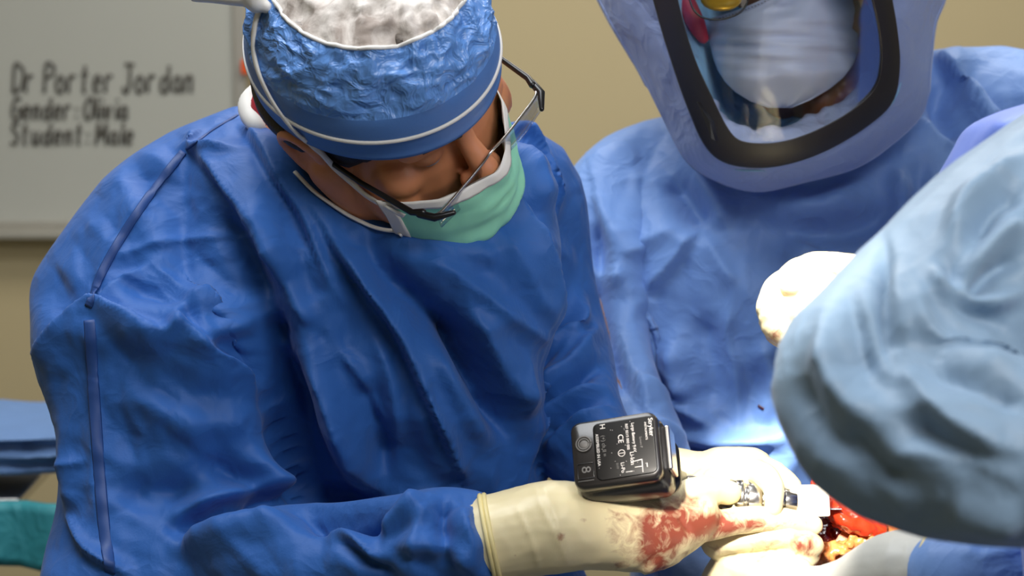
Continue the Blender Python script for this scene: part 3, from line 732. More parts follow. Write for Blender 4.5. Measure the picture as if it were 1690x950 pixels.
# --- gloves of A
def blood(me, blobs):
    q = proj(arr(me)); b = np.zeros(len(q))
    for x, y, rx, ry, a in blobs: b += a*np.exp(-((q[:, 0]-x)/rx)**2-((q[:, 1]-y)/ry)**2)
    attr(me, 'blood', np.clip(b, 0, 1.0))
def finger(g, pts, n=14):
    q = spl(pts, len(pts)*4); g.tube([P(a[0], a[1], a[2]) for a in q], [a[3] for a in q], n)
g = Geo()
tubep(g, [(806, 889, 1.79, .036), (830, 884, 1.79, .0365), (870, 877, 1.79, .0375), (910, 870, 1.79, .0385), (960, 868, 1.80, .036), (1010, 872, 1.81, .0345), (1060, 878, 1.82, .034), (1100, 868, 1.83, .031), (1140, 852, 1.84, .025)], 28)
g.tube([P(1040, 895, 1.81), P(1070, 915, 1.81), P(1100, 905, 1.82)], [.02, .018, .016])
finger(g, [(1120, 872, 1.84, .016), (1180, 866, 1.845, .0125), (1235, 857, 1.85, .0115), (1290, 857, 1.855, .0105), (1342, 866, 1.86, .0088)])
finger(g, [(1110, 850, 1.85, .016), (1165, 838, 1.87, .0125), (1195, 825, 1.90, .011), (1170, 810, 1.93, .0095)])
finger(g, [(1100, 850, 1.86, .015), (1145, 830, 1.89, .012), (1160, 815, 1.92, .0105), (1130, 800, 1.94, .0095)])
finger(g, [(1085, 850, 1.86, .014), (1120, 825, 1.90, .011), (1125, 805, 1.93, .0095), (1100, 795, 1.94, .0085)])
finger(g, [(1070, 850, 1.82, .017), (1115, 826, 1.825, .014), (1160, 808, 1.84, .012), (1205, 812, 1.855, .0105)])
me = remesh(g, .002, 3)
displace(me, [('r', 2.2, 5, [(880, 800), (905, 860), (925, 900), (935, 930)]), ('r', 2, 5, [(895, 800), (915, 850), (940, 915)]), ('r', 2, 4, [(850, 830), (880, 900), (890, 945)]), ('g', -2, 5, [(1120, 850), (1140, 880)]),
    ('r', 1.5, 5, [(1040, 850), (1060, 890), (1075, 940)]), ('r', 1.4, 4, [(1090, 850), (1090, 900)]), ('r', 1.5, 4, [(1140, 835), (1170, 850)])], (.0012, 30, 1))
blood(me, [(1075, 890, 46, 60, .62), (1130, 880, 50, 40, .5), (1015, 880, 22, 45, .42), (1066, 905, 12, 50, .35), (1180, 870, 40, 20, .5), (925, 885, 10, 9, .62), (965, 857, 14, 3.5, .45), (850, 915, 3, 3, .6), (1120, 830, 40, 20, .5), (1240, 866, 60, 10, .35), (1020, 932, 12, 6, .5), (915, 905, 3, 4, .5), (1210, 862, 120, 34, .44), (1090, 940, 14, 30, .6)])
gloveA = link('glove', me, M['glove'], A, label='blood-stained cream glove')
g = Geo(); cc = [P(800+2*i, 889, 1.79) for i in range(2)]
for i, x in enumerate((806, 813)):
    c = P(x, 889-.5*i, 1.79); t = (P(870, 876, 1.79)-P(806, 889, 1.79)); t /= np.linalg.norm(t); u = np.cross(t, FW); u /= np.linalg.norm(u); w_ = np.cross(t, u)
    ring = [c+(.0363+.0003*i)*(math.cos(a)*u+math.sin(a)*w_) for a in np.linspace(0, 2*math.pi, 41)]
    g.tube(ring, .0022, 8, cap='none')
obj('rolled_cuff', g, M['cuff'], gloveA)
# far hand gripping the tool from behind
g = Geo()
tubep(g, [(1060, 790, 1.965, .029), (1110, 790, 1.945, .028), (1160, 795, 1.93, .0275), (1205, 788, 1.915, .0285), (1235, 780, 1.905, .0235)], 24)
g.ell(P(1190, 808, 1.90), (RT*.032, UP*.022, FW*.016))
finger(g, [(1225, 770, 1.91, .0145), (1262, 776, 1.9, .0125), (1292, 790, 1.89, .0105), (1308, 801, 1.88, .0085)])
finger(g, [(1225, 778, 1.90, .014), (1260, 784, 1.872, .0115), (1277, 806, 1.852, .0092), (1276, 838, 1.848, .0078)])
finger(g, [(1205, 788, 1.895, .014), (1232, 800, 1.885, .012), (1238, 815, 1.895, .0102), (1232, 835, 1.90, .009)])
finger(g, [(1180, 795, 1.89, .013), (1196, 808, 1.875, .011), (1203, 826, 1.885, .0095), (1195, 840, 1.89, .0085)])
finger(g, [(1180, 770, 1.94, .014), (1225, 790, 1.95, .012), (1270, 815, 1.94, .0105)])
me = remesh(g, .0019, 2)
displace(me, [('r', 1.5, 5, [(1150, 770), (1160, 800)]), ('r', 1.5, 6, [(1185, 770), (1230, 790)]), ('r', 1.2, 5, [(1210, 760), (1240, 780)])], (.001, 34, 1))
blood(me, [(1150, 815, 30, 14, .35), (1215, 800, 26, 12, .4), (1150, 790, 50, 14, .38), (1300, 800, 14, 12, .4), (1172, 800, 3, 3, .5)])
link('glove', me, M['glove'], A)

# ================================================================== PERSON B: surgeon in the clear-fronted hood
baseB = P(1340, 900, 2.42)
B = empty('person', (baseB[0], baseB[1], 0), 'person in light blue gown and hood with black-framed clear face shield', 'person')
hB = Head(P(1318, -35, 2.235), D3(.93, .20, .22), D3(-.12, -.36, .90), D3(-.22, .95, .30), 1.1)
nkB = ([hB.w(0, -.03, -.05), P(1345, 190, 2.28), P(1350, 290, 2.32)], [.062, .06, .07])
bodyB = body('body', hB, nkB, M['skinB'], B,
    [(P(1350, 430, 2.38), (RT*.15, UP*.2, FW*.08)), (P(1360, 760, 2.4), (RT*.13, UP*.2, FW*.085)), (P(1360, 1050, 2.42), (RT*.14, UP*.13, FW*.1))],
    [([P(1080, 330, 2.37), P(988, 480, 2.32), P(1013, 645, 2.23)], [.045, .036, .032]), ([P(1013, 645, 2.23), P(1085, 785, 2.13), P(1130, 920, 2.04), P(1170, 1005, 1.98)], [.032, .028, .025, .022]),
     ([P(1660, 250, 2.37), P(1750, 400, 2.31), P(1730, 520, 2.25)], [.045, .036, .032]), ([P(1730, 520, 2.25), P(1660, 558, 2.18), P(1560, 520, 2.12), P(1420, 470, 2.05)], [.032, .03, .027, .023])]
    + legs((baseB[0], baseB[1]+.04), -.15, -.98, hip=.86, sp=.12))
shoes(B, (baseB[0], baseB[1]+.04), -.15, -.98, .12)
g = Geo(); g.tube([(baseB[0], baseB[1]+.04, .72), (baseB[0], baseB[1]+.04, .98)], [.17, .155], 24)
for l in legs((baseB[0], baseB[1]+.04), -.15, -.98, sp=.12): g.tube(l[0][:3], [.1, .08, .075], 16, cap='none')
link('trousers', remesh(g, .012, 3), M['cloth'], B)
g = Geo()
g.rings(slices([(110, 1480, 1560, 2.4, .05), (150, 1300, 1640, 2.4, .08), (190, 1150, 1690, 2.39, .10), (240, 1050, 1725, 2.38, .115), (310, 985, 1745, 2.37, .13), (400, 975, 1730, 2.36, .135),
   (500, 1000, 1715, 2.35, .14), (600, 1030, 1700, 2.35, .14), (750, 1045, 1700, 2.36, .145), (950, 1040, 1710, 2.38, .15), (1300, 1030, 1720, 2.42, .17), (1700, 1000, 1750, 2.44, .18), (1800, 1000, 1750, 2.44, .18)], n=64, m=60))
tubep(g, [(1110, 270, 2.38, .055), (1040, 320, 2.36, .068), (1003, 390, 2.33, .068), (985, 470, 2.31, .062), (985, 560, 2.28, .056), (1015, 650, 2.22, .05), (1060, 740, 2.16, .044), (1105, 840, 2.09, .038), (1140, 940, 2.03, .034), (1175, 1010, 1.985, .031)], 28)
tubep(g, [(1520, 170, 2.38, .055), (1600, 165, 2.38, .058), (1690, 190, 2.36, .066), (1745, 290, 2.34, .07), (1755, 400, 2.3, .065), (1730, 520, 2.24, .058), (1660, 560, 2.18, .05), (1560, 520, 2.12, .042), (1480, 490, 2.08, .036), (1450, 480, 2.07, .032)], 28)
me = remesh(g, .0036, 3)
foldsB = [
 ('s', 16, 40, [(1070, 680), (1040, 612), (1010, 500), (1004, 407), (985, 325)]), ('g', -14, 22, [(980, 360), (992, 450), (1015, 560), (1050, 650)]),
 ('r', 6, 14, [(1014, 424), (1060, 405), (1088, 399), (1130, 376)]), ('s', 8, 26, [(1150, 388), (1116, 436), (1074, 483)]), ('r', 5, 10, [(1076, 481), (1071, 530), (1073, 585)]),
 ('r', 5, 10, [(1167, 390), (1190, 436), (1216, 474)]), ('r', 5, 8, [(1215, 476), (1201, 532), (1201, 567), (1213, 612), (1218, 650), (1221, 709)]), ('r', 3, 6, [(1232, 415), (1235, 495)]),
 ('g', -14, 24, [(1105, 280), (1135, 335), (1165, 378)]), ('g', 8, 20, [(1130, 270), (1180, 330), (1200, 380)]), ('g', -9, 26, [(1150, 520), (1170, 600), (1180, 680)]), ('g', 8, 18, [(1115, 560), (1120, 620), (1140, 660)]),
 ('s', 8, 24, [(1048, 632), (1100, 655), (1127, 669), (1200, 706)]), ('g', 8, 20, [(1250, 560), (1275, 620), (1260, 700)]), ('r', 4, 14, [(1030, 300), (1080, 298), (1110, 300)]),
 ('s', 18, 40, [(1640, 232), (1612, 190), (1583, 142), (1547, 90)]), ('r', 8, 16, [(1522, 192), (1547, 217), (1579, 236)]), ('g', -14, 22, [(1545, 130), (1560, 180), (1585, 225)]),
 ('g', 10, 24, [(1250, 330), (1330, 350), (1420, 320)]), ('g', -10, 22, [(1300, 380), (1400, 380), (1500, 340)]), ('g', 9, 22, [(1480, 280), (1490, 340), (1470, 400)]), ('g', -9, 22, [(1510, 250), (1520, 330), (1500, 400)]),
 ('g', 8, 26, [(1340, 400), (1300, 450)]), ('g', 9, 14, [(960, 380), (985, 440), (1020, 480)]), ('g', -9, 12, [(945, 420), (975, 480), (1010, 540)]), ('r', 8, 12, [(960, 520), (1010, 560), (1040, 620)]),
 ('g', 10, 14, [(1050, 690), (1120, 720), (1220, 730), (1300, 720)]), ('g', -10, 14, [(1060, 720), (1150, 750), (1260, 745)]),
]
displace(me, foldsB, (.003, 8, np.array([1, 1, .5])), [(75, 9.5, 75, 1.6, 21), (34, 3.6, 80, 1.4, 22)], 1.8)
gownB = link('gown', me, M['gownB'], B)
obj('blood_spot', ribbon(bvh(gownB), [(1252, 669), (1256, 672), (1261, 675)], .003, .0004, 2.2, .0008), M['clot'], gownB)

# --- hood: closed loops from the shield opening outward and round the head
n = 96
fr_px = [(1083, -60), (1096, 20), (1122, 100), (1150, 170), (1178, 228), (1205, 258), (1250, 264), (1300, 258), (1360, 235), (1420, 200), (1462, 160), (1478, 110), (1474, 50), (1460, -20), (1440, -120), (1400, -200), (1300, -240), (1180, -220), (1110, -160)]
out_px = [(972, -60), (1000, 20), (1052, 110), (1092, 190), (1130, 262), (1180, 298), (1250, 316), (1330, 300), (1410, 278), (1470, 240), (1524, 185), (1534, 110), (1542, 40), (1560, -20), (1545, -140), (1480, -240), (1310, -300), (1120, -260), (1010, -170)]
def closed(px, n):
    p = np.array(px+px[:3]+[], float); p = np.vstack([np.array(px[-1:], float), p])
    # arc-length free periodic Catmull-Rom
    m = len(px); out = []
    for t in np.linspace(0, m, n, endpoint=False):
        i = int(t); u = t-i; a, b, c, d = [np.array(px[(i+k-1) % m], float) for k in range(4)]
        out.append(.5*((2*b)+(-a+c)*u+(2*a-5*b+4*c-d)*u*u+(-a+3*b-3*c+d)*u**3))
    return np.array(out)
FP = closed(fr_px, n); OP = closed(out_px, n)
def shield_d(x, y):             # the shield bows outward across its width
    u = (x-(1275+.10*(-y)*.3))/205.0
    return 2.045+.05*u*u + .00030*(y-60)
def ring_(px, dfun, wob=0, sc=1.0, c=(1290, 0)):
    R = []
    for i, (x, y) in enumerate(px):
        x = c[0]+(x-c[0])*sc; y = c[1]+(y-c[1])*sc
        R.append(P(x, y, dfun(x, y)+(wob*noise.noise(Vector((x*.02, y*.02, 1.3))) if wob else 0)))
    return R
g = Geo(); R = [ring_(FP, lambda x, y: shield_d(x, y)+.004)]
for t in np.linspace(0, 1, 9)[1:]:
    q = FP*(1-t)+OP*t
    R.append([P(x, y, shield_d(x, y)+.008+.045*t*t+.006*noise.noise(Vector((x*.012, y*.012, t*2)))) for x, y in q])
obj('shield_border', Geo().rings(R, cap=False), M['hood'], B)
md = obj('x', Geo(), M['hood']) if False else None
R2 = [R[-1]]
for t in np.linspace(0, 1, 12)[1:]:
    sc = 1+.03*math.sin(t*math.pi)-.25*t**2.5
    q = []
    for (x, y) in OP:
        xx = 1300+(x-1300)*sc; yy = y if y > 100 else -20+(y+20)*sc
        if y > 150: yy = y-70*t
        q.append(P(xx, yy, shield_d(x, y)+.05+.235*t+.008*noise.noise(Vector((x*.015, y*.015, t*4)))))
    R2.append(q)
last = [np.array(p) for p in R2[-1]]; c_ = np.mean(np.array(last), 0)+FW*.04
for k in (.85, .6, .3, .05): R2.append([c_+(p-c_)*k-FW*.04*(1-math.sqrt(1-k*k)) for p in last])
hg = Geo().rings(R2, cap=False)
hood = obj('hood', hg, M['hood'], B)
so = hood.modifiers.new('solid', 'SOLIDIFY'); so.thickness = .0015; so.offset = 0
# liner, a bowl of lighter teal-blue cloth close inside the shell
R3 = []
for t in np.linspace(0, 1, 20):
    q = []
    for i, (x, y) in enumerate(FP):
        k = 1.06-.50*t**.9
        xx = 1300+(x-1300)*k; yy = -20+(y+20)*k
        q.append(P(xx, yy, shield_d(x, y)+.022+.125*t+.014*noise.noise(Vector((xx*.016, yy*.016, t*3)))))
    R3.append(q)
last = [np.array(p) for p in R3[-1]]; c_ = np.mean(np.array(last), 0)+FW*.05
for k in (.8, .4, .03): R3.append([c_+(p-c_)*k for p in last])
liner = obj('liner', Geo().rings(R3, cap=False), M['hoodin'], hood)
so = liner.modifiers.new('solid', 'SOLIDIFY'); so.thickness = .0015; so.offset = 1
# black gasket round the shield
IN = closed([(1112, -60), (1124, 20), (1148, 98), (1176, 160), (1200, 208), (1220, 230), (1256, 236), (1300, 231), (1352, 212), (1408, 180), (1444, 145), (1455, 105), (1452, 50), (1436, -20), (1414, -110), (1378, -175), (1296, -210), (1196, -190), (1136, -140)], n)
OT = closed([(1068, -60), (1084, 20), (1108, 100), (1134, 175), (1162, 238), (1196, 268), (1250, 277), (1305, 270), (1366, 248), (1430, 210), (1474, 168), (1486, 110), (1482, 50), (1470, -20), (1450, -124), (1408, -208), (1302, -252), (1174, -232), (1098, -168)], n)
R = []
for (a, b) in zip(IN, OT):
    m_ = (a+b)/2; pi, po = P(a[0], a[1], shield_d(*a)), P(b[0], b[1], shield_d(*b)+.002); 
    R.append([pi, po, po+FW*.007, pi+FW*.007])
R.append(R[0])
gas = bevel(obj('gasket', Geo().rings(R, cap=False), M['gasket'], B, smooth=True, label='black shield frame'), .0015, 2)
obj('gasket_tab', Geo().rings([[P(1150+s*5, 168, 2.075), P(1172+s*5, 200, 2.075), P(1180+s*5, 232, 2.07), P(1174+s*5, 228, 2.07)] for s in (0,)]+[[P(1156, 168, 2.082), P(1178, 200, 2.082), P(1186, 232, 2.077), P(1180, 228, 2.077)]]), M['black'], gas, False)
# clear shield: bowed sheet
R = []
cx_, cy_ = 1285, 10
for k in np.linspace(0, .985, 22):
    R.append([P(cx_+(x-cx_)*max(k, .004), cy_+(y-cy_)*max(k, .004), shield_d(cx_+(x-cx_)*k, cy_+(y-cy_)*k)+.003) for x, y in FP])
obj('face_shield', Geo().rings(R, cap=False), M['shield'], B, label='clear face shield')
# ruffled gown collar under the chin
g = Geo()
q = spl([(1168, 180, 2.16), (1195, 215, 2.145), (1240, 232, 2.14), (1300, 226, 2.145), (1360, 200, 2.16), (1415, 165, 2.18), (1440, 120, 2.2), (1452, 60, 2.22), (1450, 10, 2.23)], 60)
for i in range(3):
    pts = [P(a[0]+(6*i if a[0] > 1300 else -6*i)*.5, a[1]+9*i+6*noise.noise(Vector((j*.25, i*3, 0))), a[2]-.006*i) for j, a in enumerate(q)]
    g.tube(pts, [.012+.003*noise.noise(Vector((j*.35, i, 4))) for j in range(len(pts))], 12)
g.tube([P(1180, 235, 2.17), P(1250, 262, 2.16), P(1350, 240, 2.17), P(1450, 180, 2.2)], .02, 14)
me = remesh(g, .003, 2); link('collar_ruffle', displace(me, [], (.004, 26, 1)), M['ruffle'], gownB)
# helmet padding, red
g = Geo(); tubep(g, [(1118, -30, 2.15, .008), (1136, 14, 2.15, .010), (1150, 42, 2.15, .009), (1160, 62, 2.155, .006)], 12)
obj('helmet_pad', link and g, M['red'], B)
g = Geo(); tubep(g, [(1395, -14, 2.17, .009), (1430, -2, 2.17, .010), (1462, -8, 2.17, .009)], 12); obj('helmet_pad', g, M['red'], B)

# --- mask of B
mrow = np.array([(-45, 1325, 1396), (-20, 1285, 1402), (-4, 1258, 1406), (12, 1218, 1409), (28, 1163, 1413), (60, 1170, 1416), (90, 1177, 1416), (112, 1185, 1408), (132, 1197, 1392), (150, 1214, 1368), (166, 1238, 1338), (178, 1268, 1306)], float)
def maskB(u, v, off=0.0):
    y = -45+223*v; xl = np.interp(y, mrow[:, 0], mrow[:, 1]); xr = np.interp(y, mrow[:, 0], mrow[:, 2])
    x = (xl+xr)/2+(xr-xl)/2*u
    y += 10*math.sin(v*math.pi)*(u*-.6)
    uu = (x-1292)/125.0
    pl = .0022*math.sin(y*.13+x*.012+uu*1.2)*math.exp(-((y-50)/80)**2)+.0018*math.sin(y*.3-x*.02)*math.exp(-((y-70)/40)**2)
    d = 2.10-.012*math.sin(v*math.pi)+.028*max(0, v-.75)/.25+.075*abs(uu)**2.2-pl*1.5+.007*noise.noise(Vector((u*2.0, v*4, 7)))+off
    return P(x, y, d)
nu, nv = 44, 40
R = [[maskB(u, v) for u in np.linspace(-1, 1, nu)]+[maskB(u, v, .0018) for u in np.linspace(1, -1, nu)] for v in np.linspace(0, 1, nv)]
mkB = obj('mask', Geo().rings(R), M['maskB'], B)
g = Geo()
for x_ in np.linspace(1172, 1380, 40):
    y_ = np.interp(x_, [1163, 1218, 1258, 1285, 1325, 1400], [28, 12, -4, -20, -45, -60])+9; uu = (x_-1292)/125.0
    g.ell(P(x_, y_, 2.096+.075*abs(uu)**2.2-.003), (RT*.0011, UP*.0005, FW*.0005), 8)
obj('stitching', g, M['greyprint'], mkB)
for s, pts in ((1, [(1416, 10), (1420, 40), (1416, 72), (1405, 90)]),):
    g = Geo(); g.tube([P(x, y, 2.178) for x, y in pts], .0016, 8); obj('strap', g, M['white'], mkB)
# spectacles of B: rounded lower rim showing at the top edge
sp = Geo(); q = closed([(1138, -40), (1140, 5), (1158, 28), (1190, 32), (1222, 20), (1236, -5), (1236, -40), (1190, -58)], 40)
q = [P(x, y, 2.073) for x, y in q]; q.append(q[0]); sp.tube(q, .0010, 8, cap='none')
q = closed([(1270, -75), (1274, -35), (1295, -15), (1330, -18), (1358, -40), (1362, -70), (1352, -95), (1300, -98)], 40)
q = [P(x, y, 2.068) for x, y in q]; q.append(q[0]); sp.tube(q, .0010, 8, cap='none')
sp.tube([P(1236, -40, 2.073), P(1252, -56, 2.066), P(1271, -64, 2.068)], .001, 8)
spB = obj('spectacles', sp, M['black'], B, label='thin dark round-bottomed spectacles')
for q in (closed([(1138, -40), (1140, 5), (1158, 28), (1190, 32), (1222, 20), (1236, -5), (1236, -40), (1190, -58)], 32), closed([(1270, -75), (1274, -35), (1295, -15), (1330, -18), (1358, -40), (1362, -70), (1352, -95), (1300, -98)], 32)):
    c = q.mean(0); obj('lens', Geo().rings([[P(x, y, 2.0725) for x, y in q], [P(c[0]+(x-c[0])*.5, c[1]+(y-c[1])*.5, 2.0715) for x, y in q], [P(c[0]+(x-c[0])*.02, c[1]+(y-c[1])*.02, 2.071) for x, y in q]], cap=False), M['lens'], spB)
g = Geo(); g.tube([P(1140, -30, 2.075), P(1120, -34, 2.12), P(1100, -40, 2.2)], .0018, 8); obj('temple_arm', g, M['black'], spB); g = Geo(); g.tube([P(1362, -80, 2.07), P(1400, -84, 2.12), P(1420, -90, 2.2)], .0018, 8); obj('temple_arm', g, M['black'], spB)
for s in (-1, 1):
    g = Geo().ell(hB.w(s*.031, .0765, -.012), hB.ax(.012, .012, .012)); obj('eye', g, M['white'], bodyB)
    g = Geo(); g.tube([hB.w(s*.016, .098, .008), hB.w(s*.03, .094, .014), hB.w(s*.046, .082, .008)], [.002, .003, .0015], 8); obj('eyebrow', g, M['hair'], bodyB)
# yellow glint in the spectacles, put in as an amber shape
g = Geo(); g.ell(P(1190, -2, 2.085), (RT*.020, UP*.012, FW*.006)); obj('lens_glint', g, M['gold'], spB, label='amber glint shape behind the lens')
# hair and cap inside the hood
g = Geo().ell(hB.w(0, -.012, .035), hB.ax(.088, .104, .092)); obj('inner_cap', g, M['hoodin'], B)

# --- raised hand of B (brightly lit) and lower hand
g = Geo()
tubep(g, [(1455, 482, 2.07, .029), (1425, 472, 2.055, .0265), (1395, 466, 2.04, .0275), (1360, 474, 2.02, .034), (1330, 487, 2.0, .035), (1308, 497, 1.99, .030)], 26)
g.ell(P(1338, 497, 1.955), (RT*.036, UP*.030, FW*.024))
finger(g, [(1335, 458, 1.99, .016), (1298, 468, 1.965, .0145), (1275, 492, 1.95, .013), (1290, 515, 1.945, .012)])
finger(g, [(1325, 475, 1.985, .016), (1287, 488, 1.96, .0145), (1269, 512, 1.945, .0125), (1288, 535, 1.945, .0115)])
finger(g, [(1320, 490, 1.985, .016), (1285, 506, 1.955, .0138), (1272, 530, 1.945, .012), (1290, 550, 1.945, .011)])
finger(g, [(1318, 500, 1.985, .015), (1290, 522, 1.965, .0125), (1278, 545, 1.955, .0105), (1294, 560, 1.955, .0095)])
finger(g, [(1375, 455, 2.0, .017), (1345, 446, 1.97, .015), (1322, 455, 1.95, .0125), (1305, 470, 1.94, .011)])
me = remesh(g, .002, 3); displace(me, [('r', 1.5, 5, [(1330, 470), (1290, 500)])], (.0012, 30, 1)); attr(me, 'blood', np.zeros(len(me.vertices)))
q = proj(arr(me)); attr(me, 'blood2', np.zeros(1) if False else np.zeros(len(q)))
me.attributes['blood'].data.foreach_set('value', (.75*np.exp(-((q[:, 0]-1278)/16)**2-((q[:, 1]-553)/12)**2)).astype(np.float32))
gw_ = link('glove', me, M['glove'], B, label='raised gloved fist')
g = Geo(); cc, t = P(1420, 471, 2.052), P(1455, 482, 2.07)-P(1395, 466, 2.04); t /= np.linalg.norm(t); u = np.cross(t, FW); u /= np.linalg.norm(u); w_ = np.cross(t, u)
g.tube([cc+.0275*(math.cos(a)*u+math.sin(a)*w_) for a in np.linspace(0, 2*math.pi, 33)], .0022, 8, cap='none'); obj('rolled_cuff', g, M['cuff'], gw_)
g = Geo()
tubep(g, [(1185, 1035, 1.945, .028), (1200, 985, 1.915, .028), (1220, 945, 1.895, .0275), (1240, 922, 1.890, .029), (1262, 912, 1.885, .026)], 24)
finger(g, [(1205, 902, 1.890, .017), (1180, 893, 1.875, .0135), (1215, 888, 1.865, .012), (1260, 884, 1.860, .0115), (1300, 882, 1.855, .0105)])
finger(g, [(1255, 900, 1.880, .016), (1290, 890, 1.870, .0145), (1318, 890, 1.860, .0135), (1338, 900, 1.860, .0115)])
finger(g, [(1255, 915, 1.880, .015), (1290, 910, 1.870, .0135), (1320, 908, 1.865, .0125), (1334, 916, 1.865, .0105)])
finger(g, [(1245, 935, 1.880, .014), (1275, 932, 1.865, .013), (1302, 930, 1.860, .012), (1322, 934, 1.860, .0105)])
finger(g, [(1230, 940, 1.875, .015), (1265, 950, 1.855, .013), (1300, 948, 1.845, .012), (1322, 940, 1.840, .0105)])
me = remesh(g, .0019, 3); displace(me, [('r', 1.4, 5, [(1200, 900), (1230, 930)]), ('r', 1.2, 5, [(1190, 930), (1220, 945)])], (.001, 34, 1))
blood(me, [(1330, 900, 24, 26, .8), (1270, 900, 40, 16, .48), (1185, 905, 20, 16, .42), (1250, 930, 20, 14, .35)])
link('glove', me, M['glove'], B)

# ================================================================== PERSON C: near right, back and sleeve
baseC = np.array([0.98, 1.38, 0])
C_ = empty('person', (baseC[0], baseC[1], 0), 'person in grey-blue gown at the near right, face outside the frame', 'person')
hC = Head(P(2080, -120, 1.58), D3(-.2, .05, .97), D3(-.95, -.25, -.15), D3(-.25, .96, -.05), 1.08)
nkC = ([hC.w(0, -.03, -.06), P(2110, 60, 1.6), P(2130, 200, 1.6)], [.06, .06, .07])
bodyC = body('body', hC, nkC, M['skinA'], C_,
    [(P(2060, 420, 1.6), (RT*.1, UP*.17, FW*.13)), (P(2100, 800, 1.54), (RT*.1, UP*.17, FW*.11)), (P(2100, 1150, 1.5), (RT*.1, UP*.14, FW*.11))],
    [([P(1990, 300, 1.45), P(1640, 470, 1.42), P(1430, 640, 1.35)], [.055, .042, .036]), ([P(1430, 640, 1.35), P(1640, 735, 1.3), P(1850, 770, 1.28)], [.036, .03, .024]),
     ([P(2050, 300, 1.75), P(1900, 700, 1.7), P(1800, 930, 1.62)], [.05, .042, .036]), ([P(1800, 930, 1.62), P(1600, 955, 1.62), P(1480, 948, 1.65)], [.034, .028, .022])]
    + legs((baseC[0]+.05, baseC[1]), -.98, .1, sp=.12))
shoes(C_, (baseC[0]+.05, baseC[1]), -.98, .1, .12)
for s in (-1, 1):
    obj('eye', Geo().ell(hC.w(s*.031, .0765, -.012), hC.ax(.012, .012, .012)), M['white'], bodyC)
g = Geo(); tubep(g, [(2085, -30, 1.59, .075), (2105, 60, 1.6, .08), (2130, 190, 1.6, .1)], 24); link('added_collar', remesh(g, .006, 2), M['gownC'], C_)  # collar tube added out of frame, keeps lit neck skin out of shield reflections
obj('cap', Geo().ell(hC.w(0, -.012, .045), hC.ax(.098, .112, .095)), M['cap'], C_)
g = Geo(); g.ell(hC.w(0, .072, -.075), hC.ax(.055, .05, .055)); obj('mask', g, M['maskA'], C_)
g = Geo(); tubep(g, [(1830, 768, 1.285, .032), (1890, 775, 1.28, .026), (1950, 780, 1.28, .03), (2010, 782, 1.28, .03)], 20)
for k in range(4): finger(g, [(2010, 760+14*k, 1.27+.006*k, .013), (2060, 765+16*k, 1.265+.01*k, .011), (2085, 790+16*k, 1.28+.01*k, .0095)])
finger(g, [(1960, 765, 1.26, .014), (1995, 745, 1.235, .0115), (2030, 750, 1.225, .0095)])
me = remesh(g, .0025, 2); attr(me, 'blood', np.zeros(len(me.vertices))); link('glove', me, M['glovegrey'], C_)
# near sleeve
g = Geo()
tubep(g, [(1960, 300, 1.5, .10), (1800, 390, 1.46, .094), (1665, 455, 1.42, .082), (1545, 535, 1.38, .067), (1440, 610, 1.35, .0585), (1424, 634, 1.345, .0575)], 30)
tubep(g, [(1428, 640, 1.345, .0575), (1470, 700, 1.33, .0585), (1540, 730, 1.32, .0585), (1650, 742, 1.3, .0575), (1770, 760, 1.29, .05), (1850, 770, 1.28, .042)], 30)
me = remesh(g, .003, 3)
foldsC = [
 ('g', -12, 13, [(1457, 400), (1462, 512), (1486, 605)]), ('s', 10, 26, [(1486, 612), (1470, 540), (1466, 420)]), ('r', 9, 22, [(1470, 600), (1520, 650), (1584, 706), (1690, 750)]), ('g', -9, 24, [(1500, 690), (1560, 730), (1640, 770)]),
 ('r', 6, 16, [(1466, 765), (1508, 746), (1592, 757), (1690, 799)]), ('g', -7, 22, [(1400, 700), (1440, 760), (1500, 800)]), ('g', 8, 26, [(1340, 560), (1380, 640), (1440, 700)]), ('g', -7, 20, [(1310, 620), (1350, 700), (1420, 770)]),
 ('g', 9, 16, [(1690, 262), (1640, 300), (1590, 350), (1570, 410)]), ('g', -9, 16, [(1690, 320), (1640, 345), (1610, 400)]), ('g', 9, 15, [(1690, 375), (1640, 400), (1590, 470)]), ('g', -9, 15, [(1690, 420), (1630, 450), (1600, 500)]),
 ('g', 8, 15, [(1690, 480), (1630, 500), (1570, 480), (1530, 440)]), ('g', -8, 15, [(1560, 430), (1590, 500), (1650, 540)]), ('g', 8, 20, [(1500, 480), (1540, 560), (1610, 590), (1690, 590)]), ('g', -8, 18, [(1530, 620), (1610, 640), (1690, 660)]),
 ('g', -6, 16, [(1400, 480), (1420, 560), (1440, 620)]), ('g', 6, 16, [(1360, 520), (1370, 600), (1400, 660)]), ('g', 7, 30, [(1560, 830), (1620, 850), (1690, 860)]),
]
displace(me, foldsC, (.003, 10, 1), [(75, 5, 30, 1.6, 31), (36, 1.5, 120, 1.4, 32)], 1.3)
link('gown_sleeve', me, M['gownC'], C_)
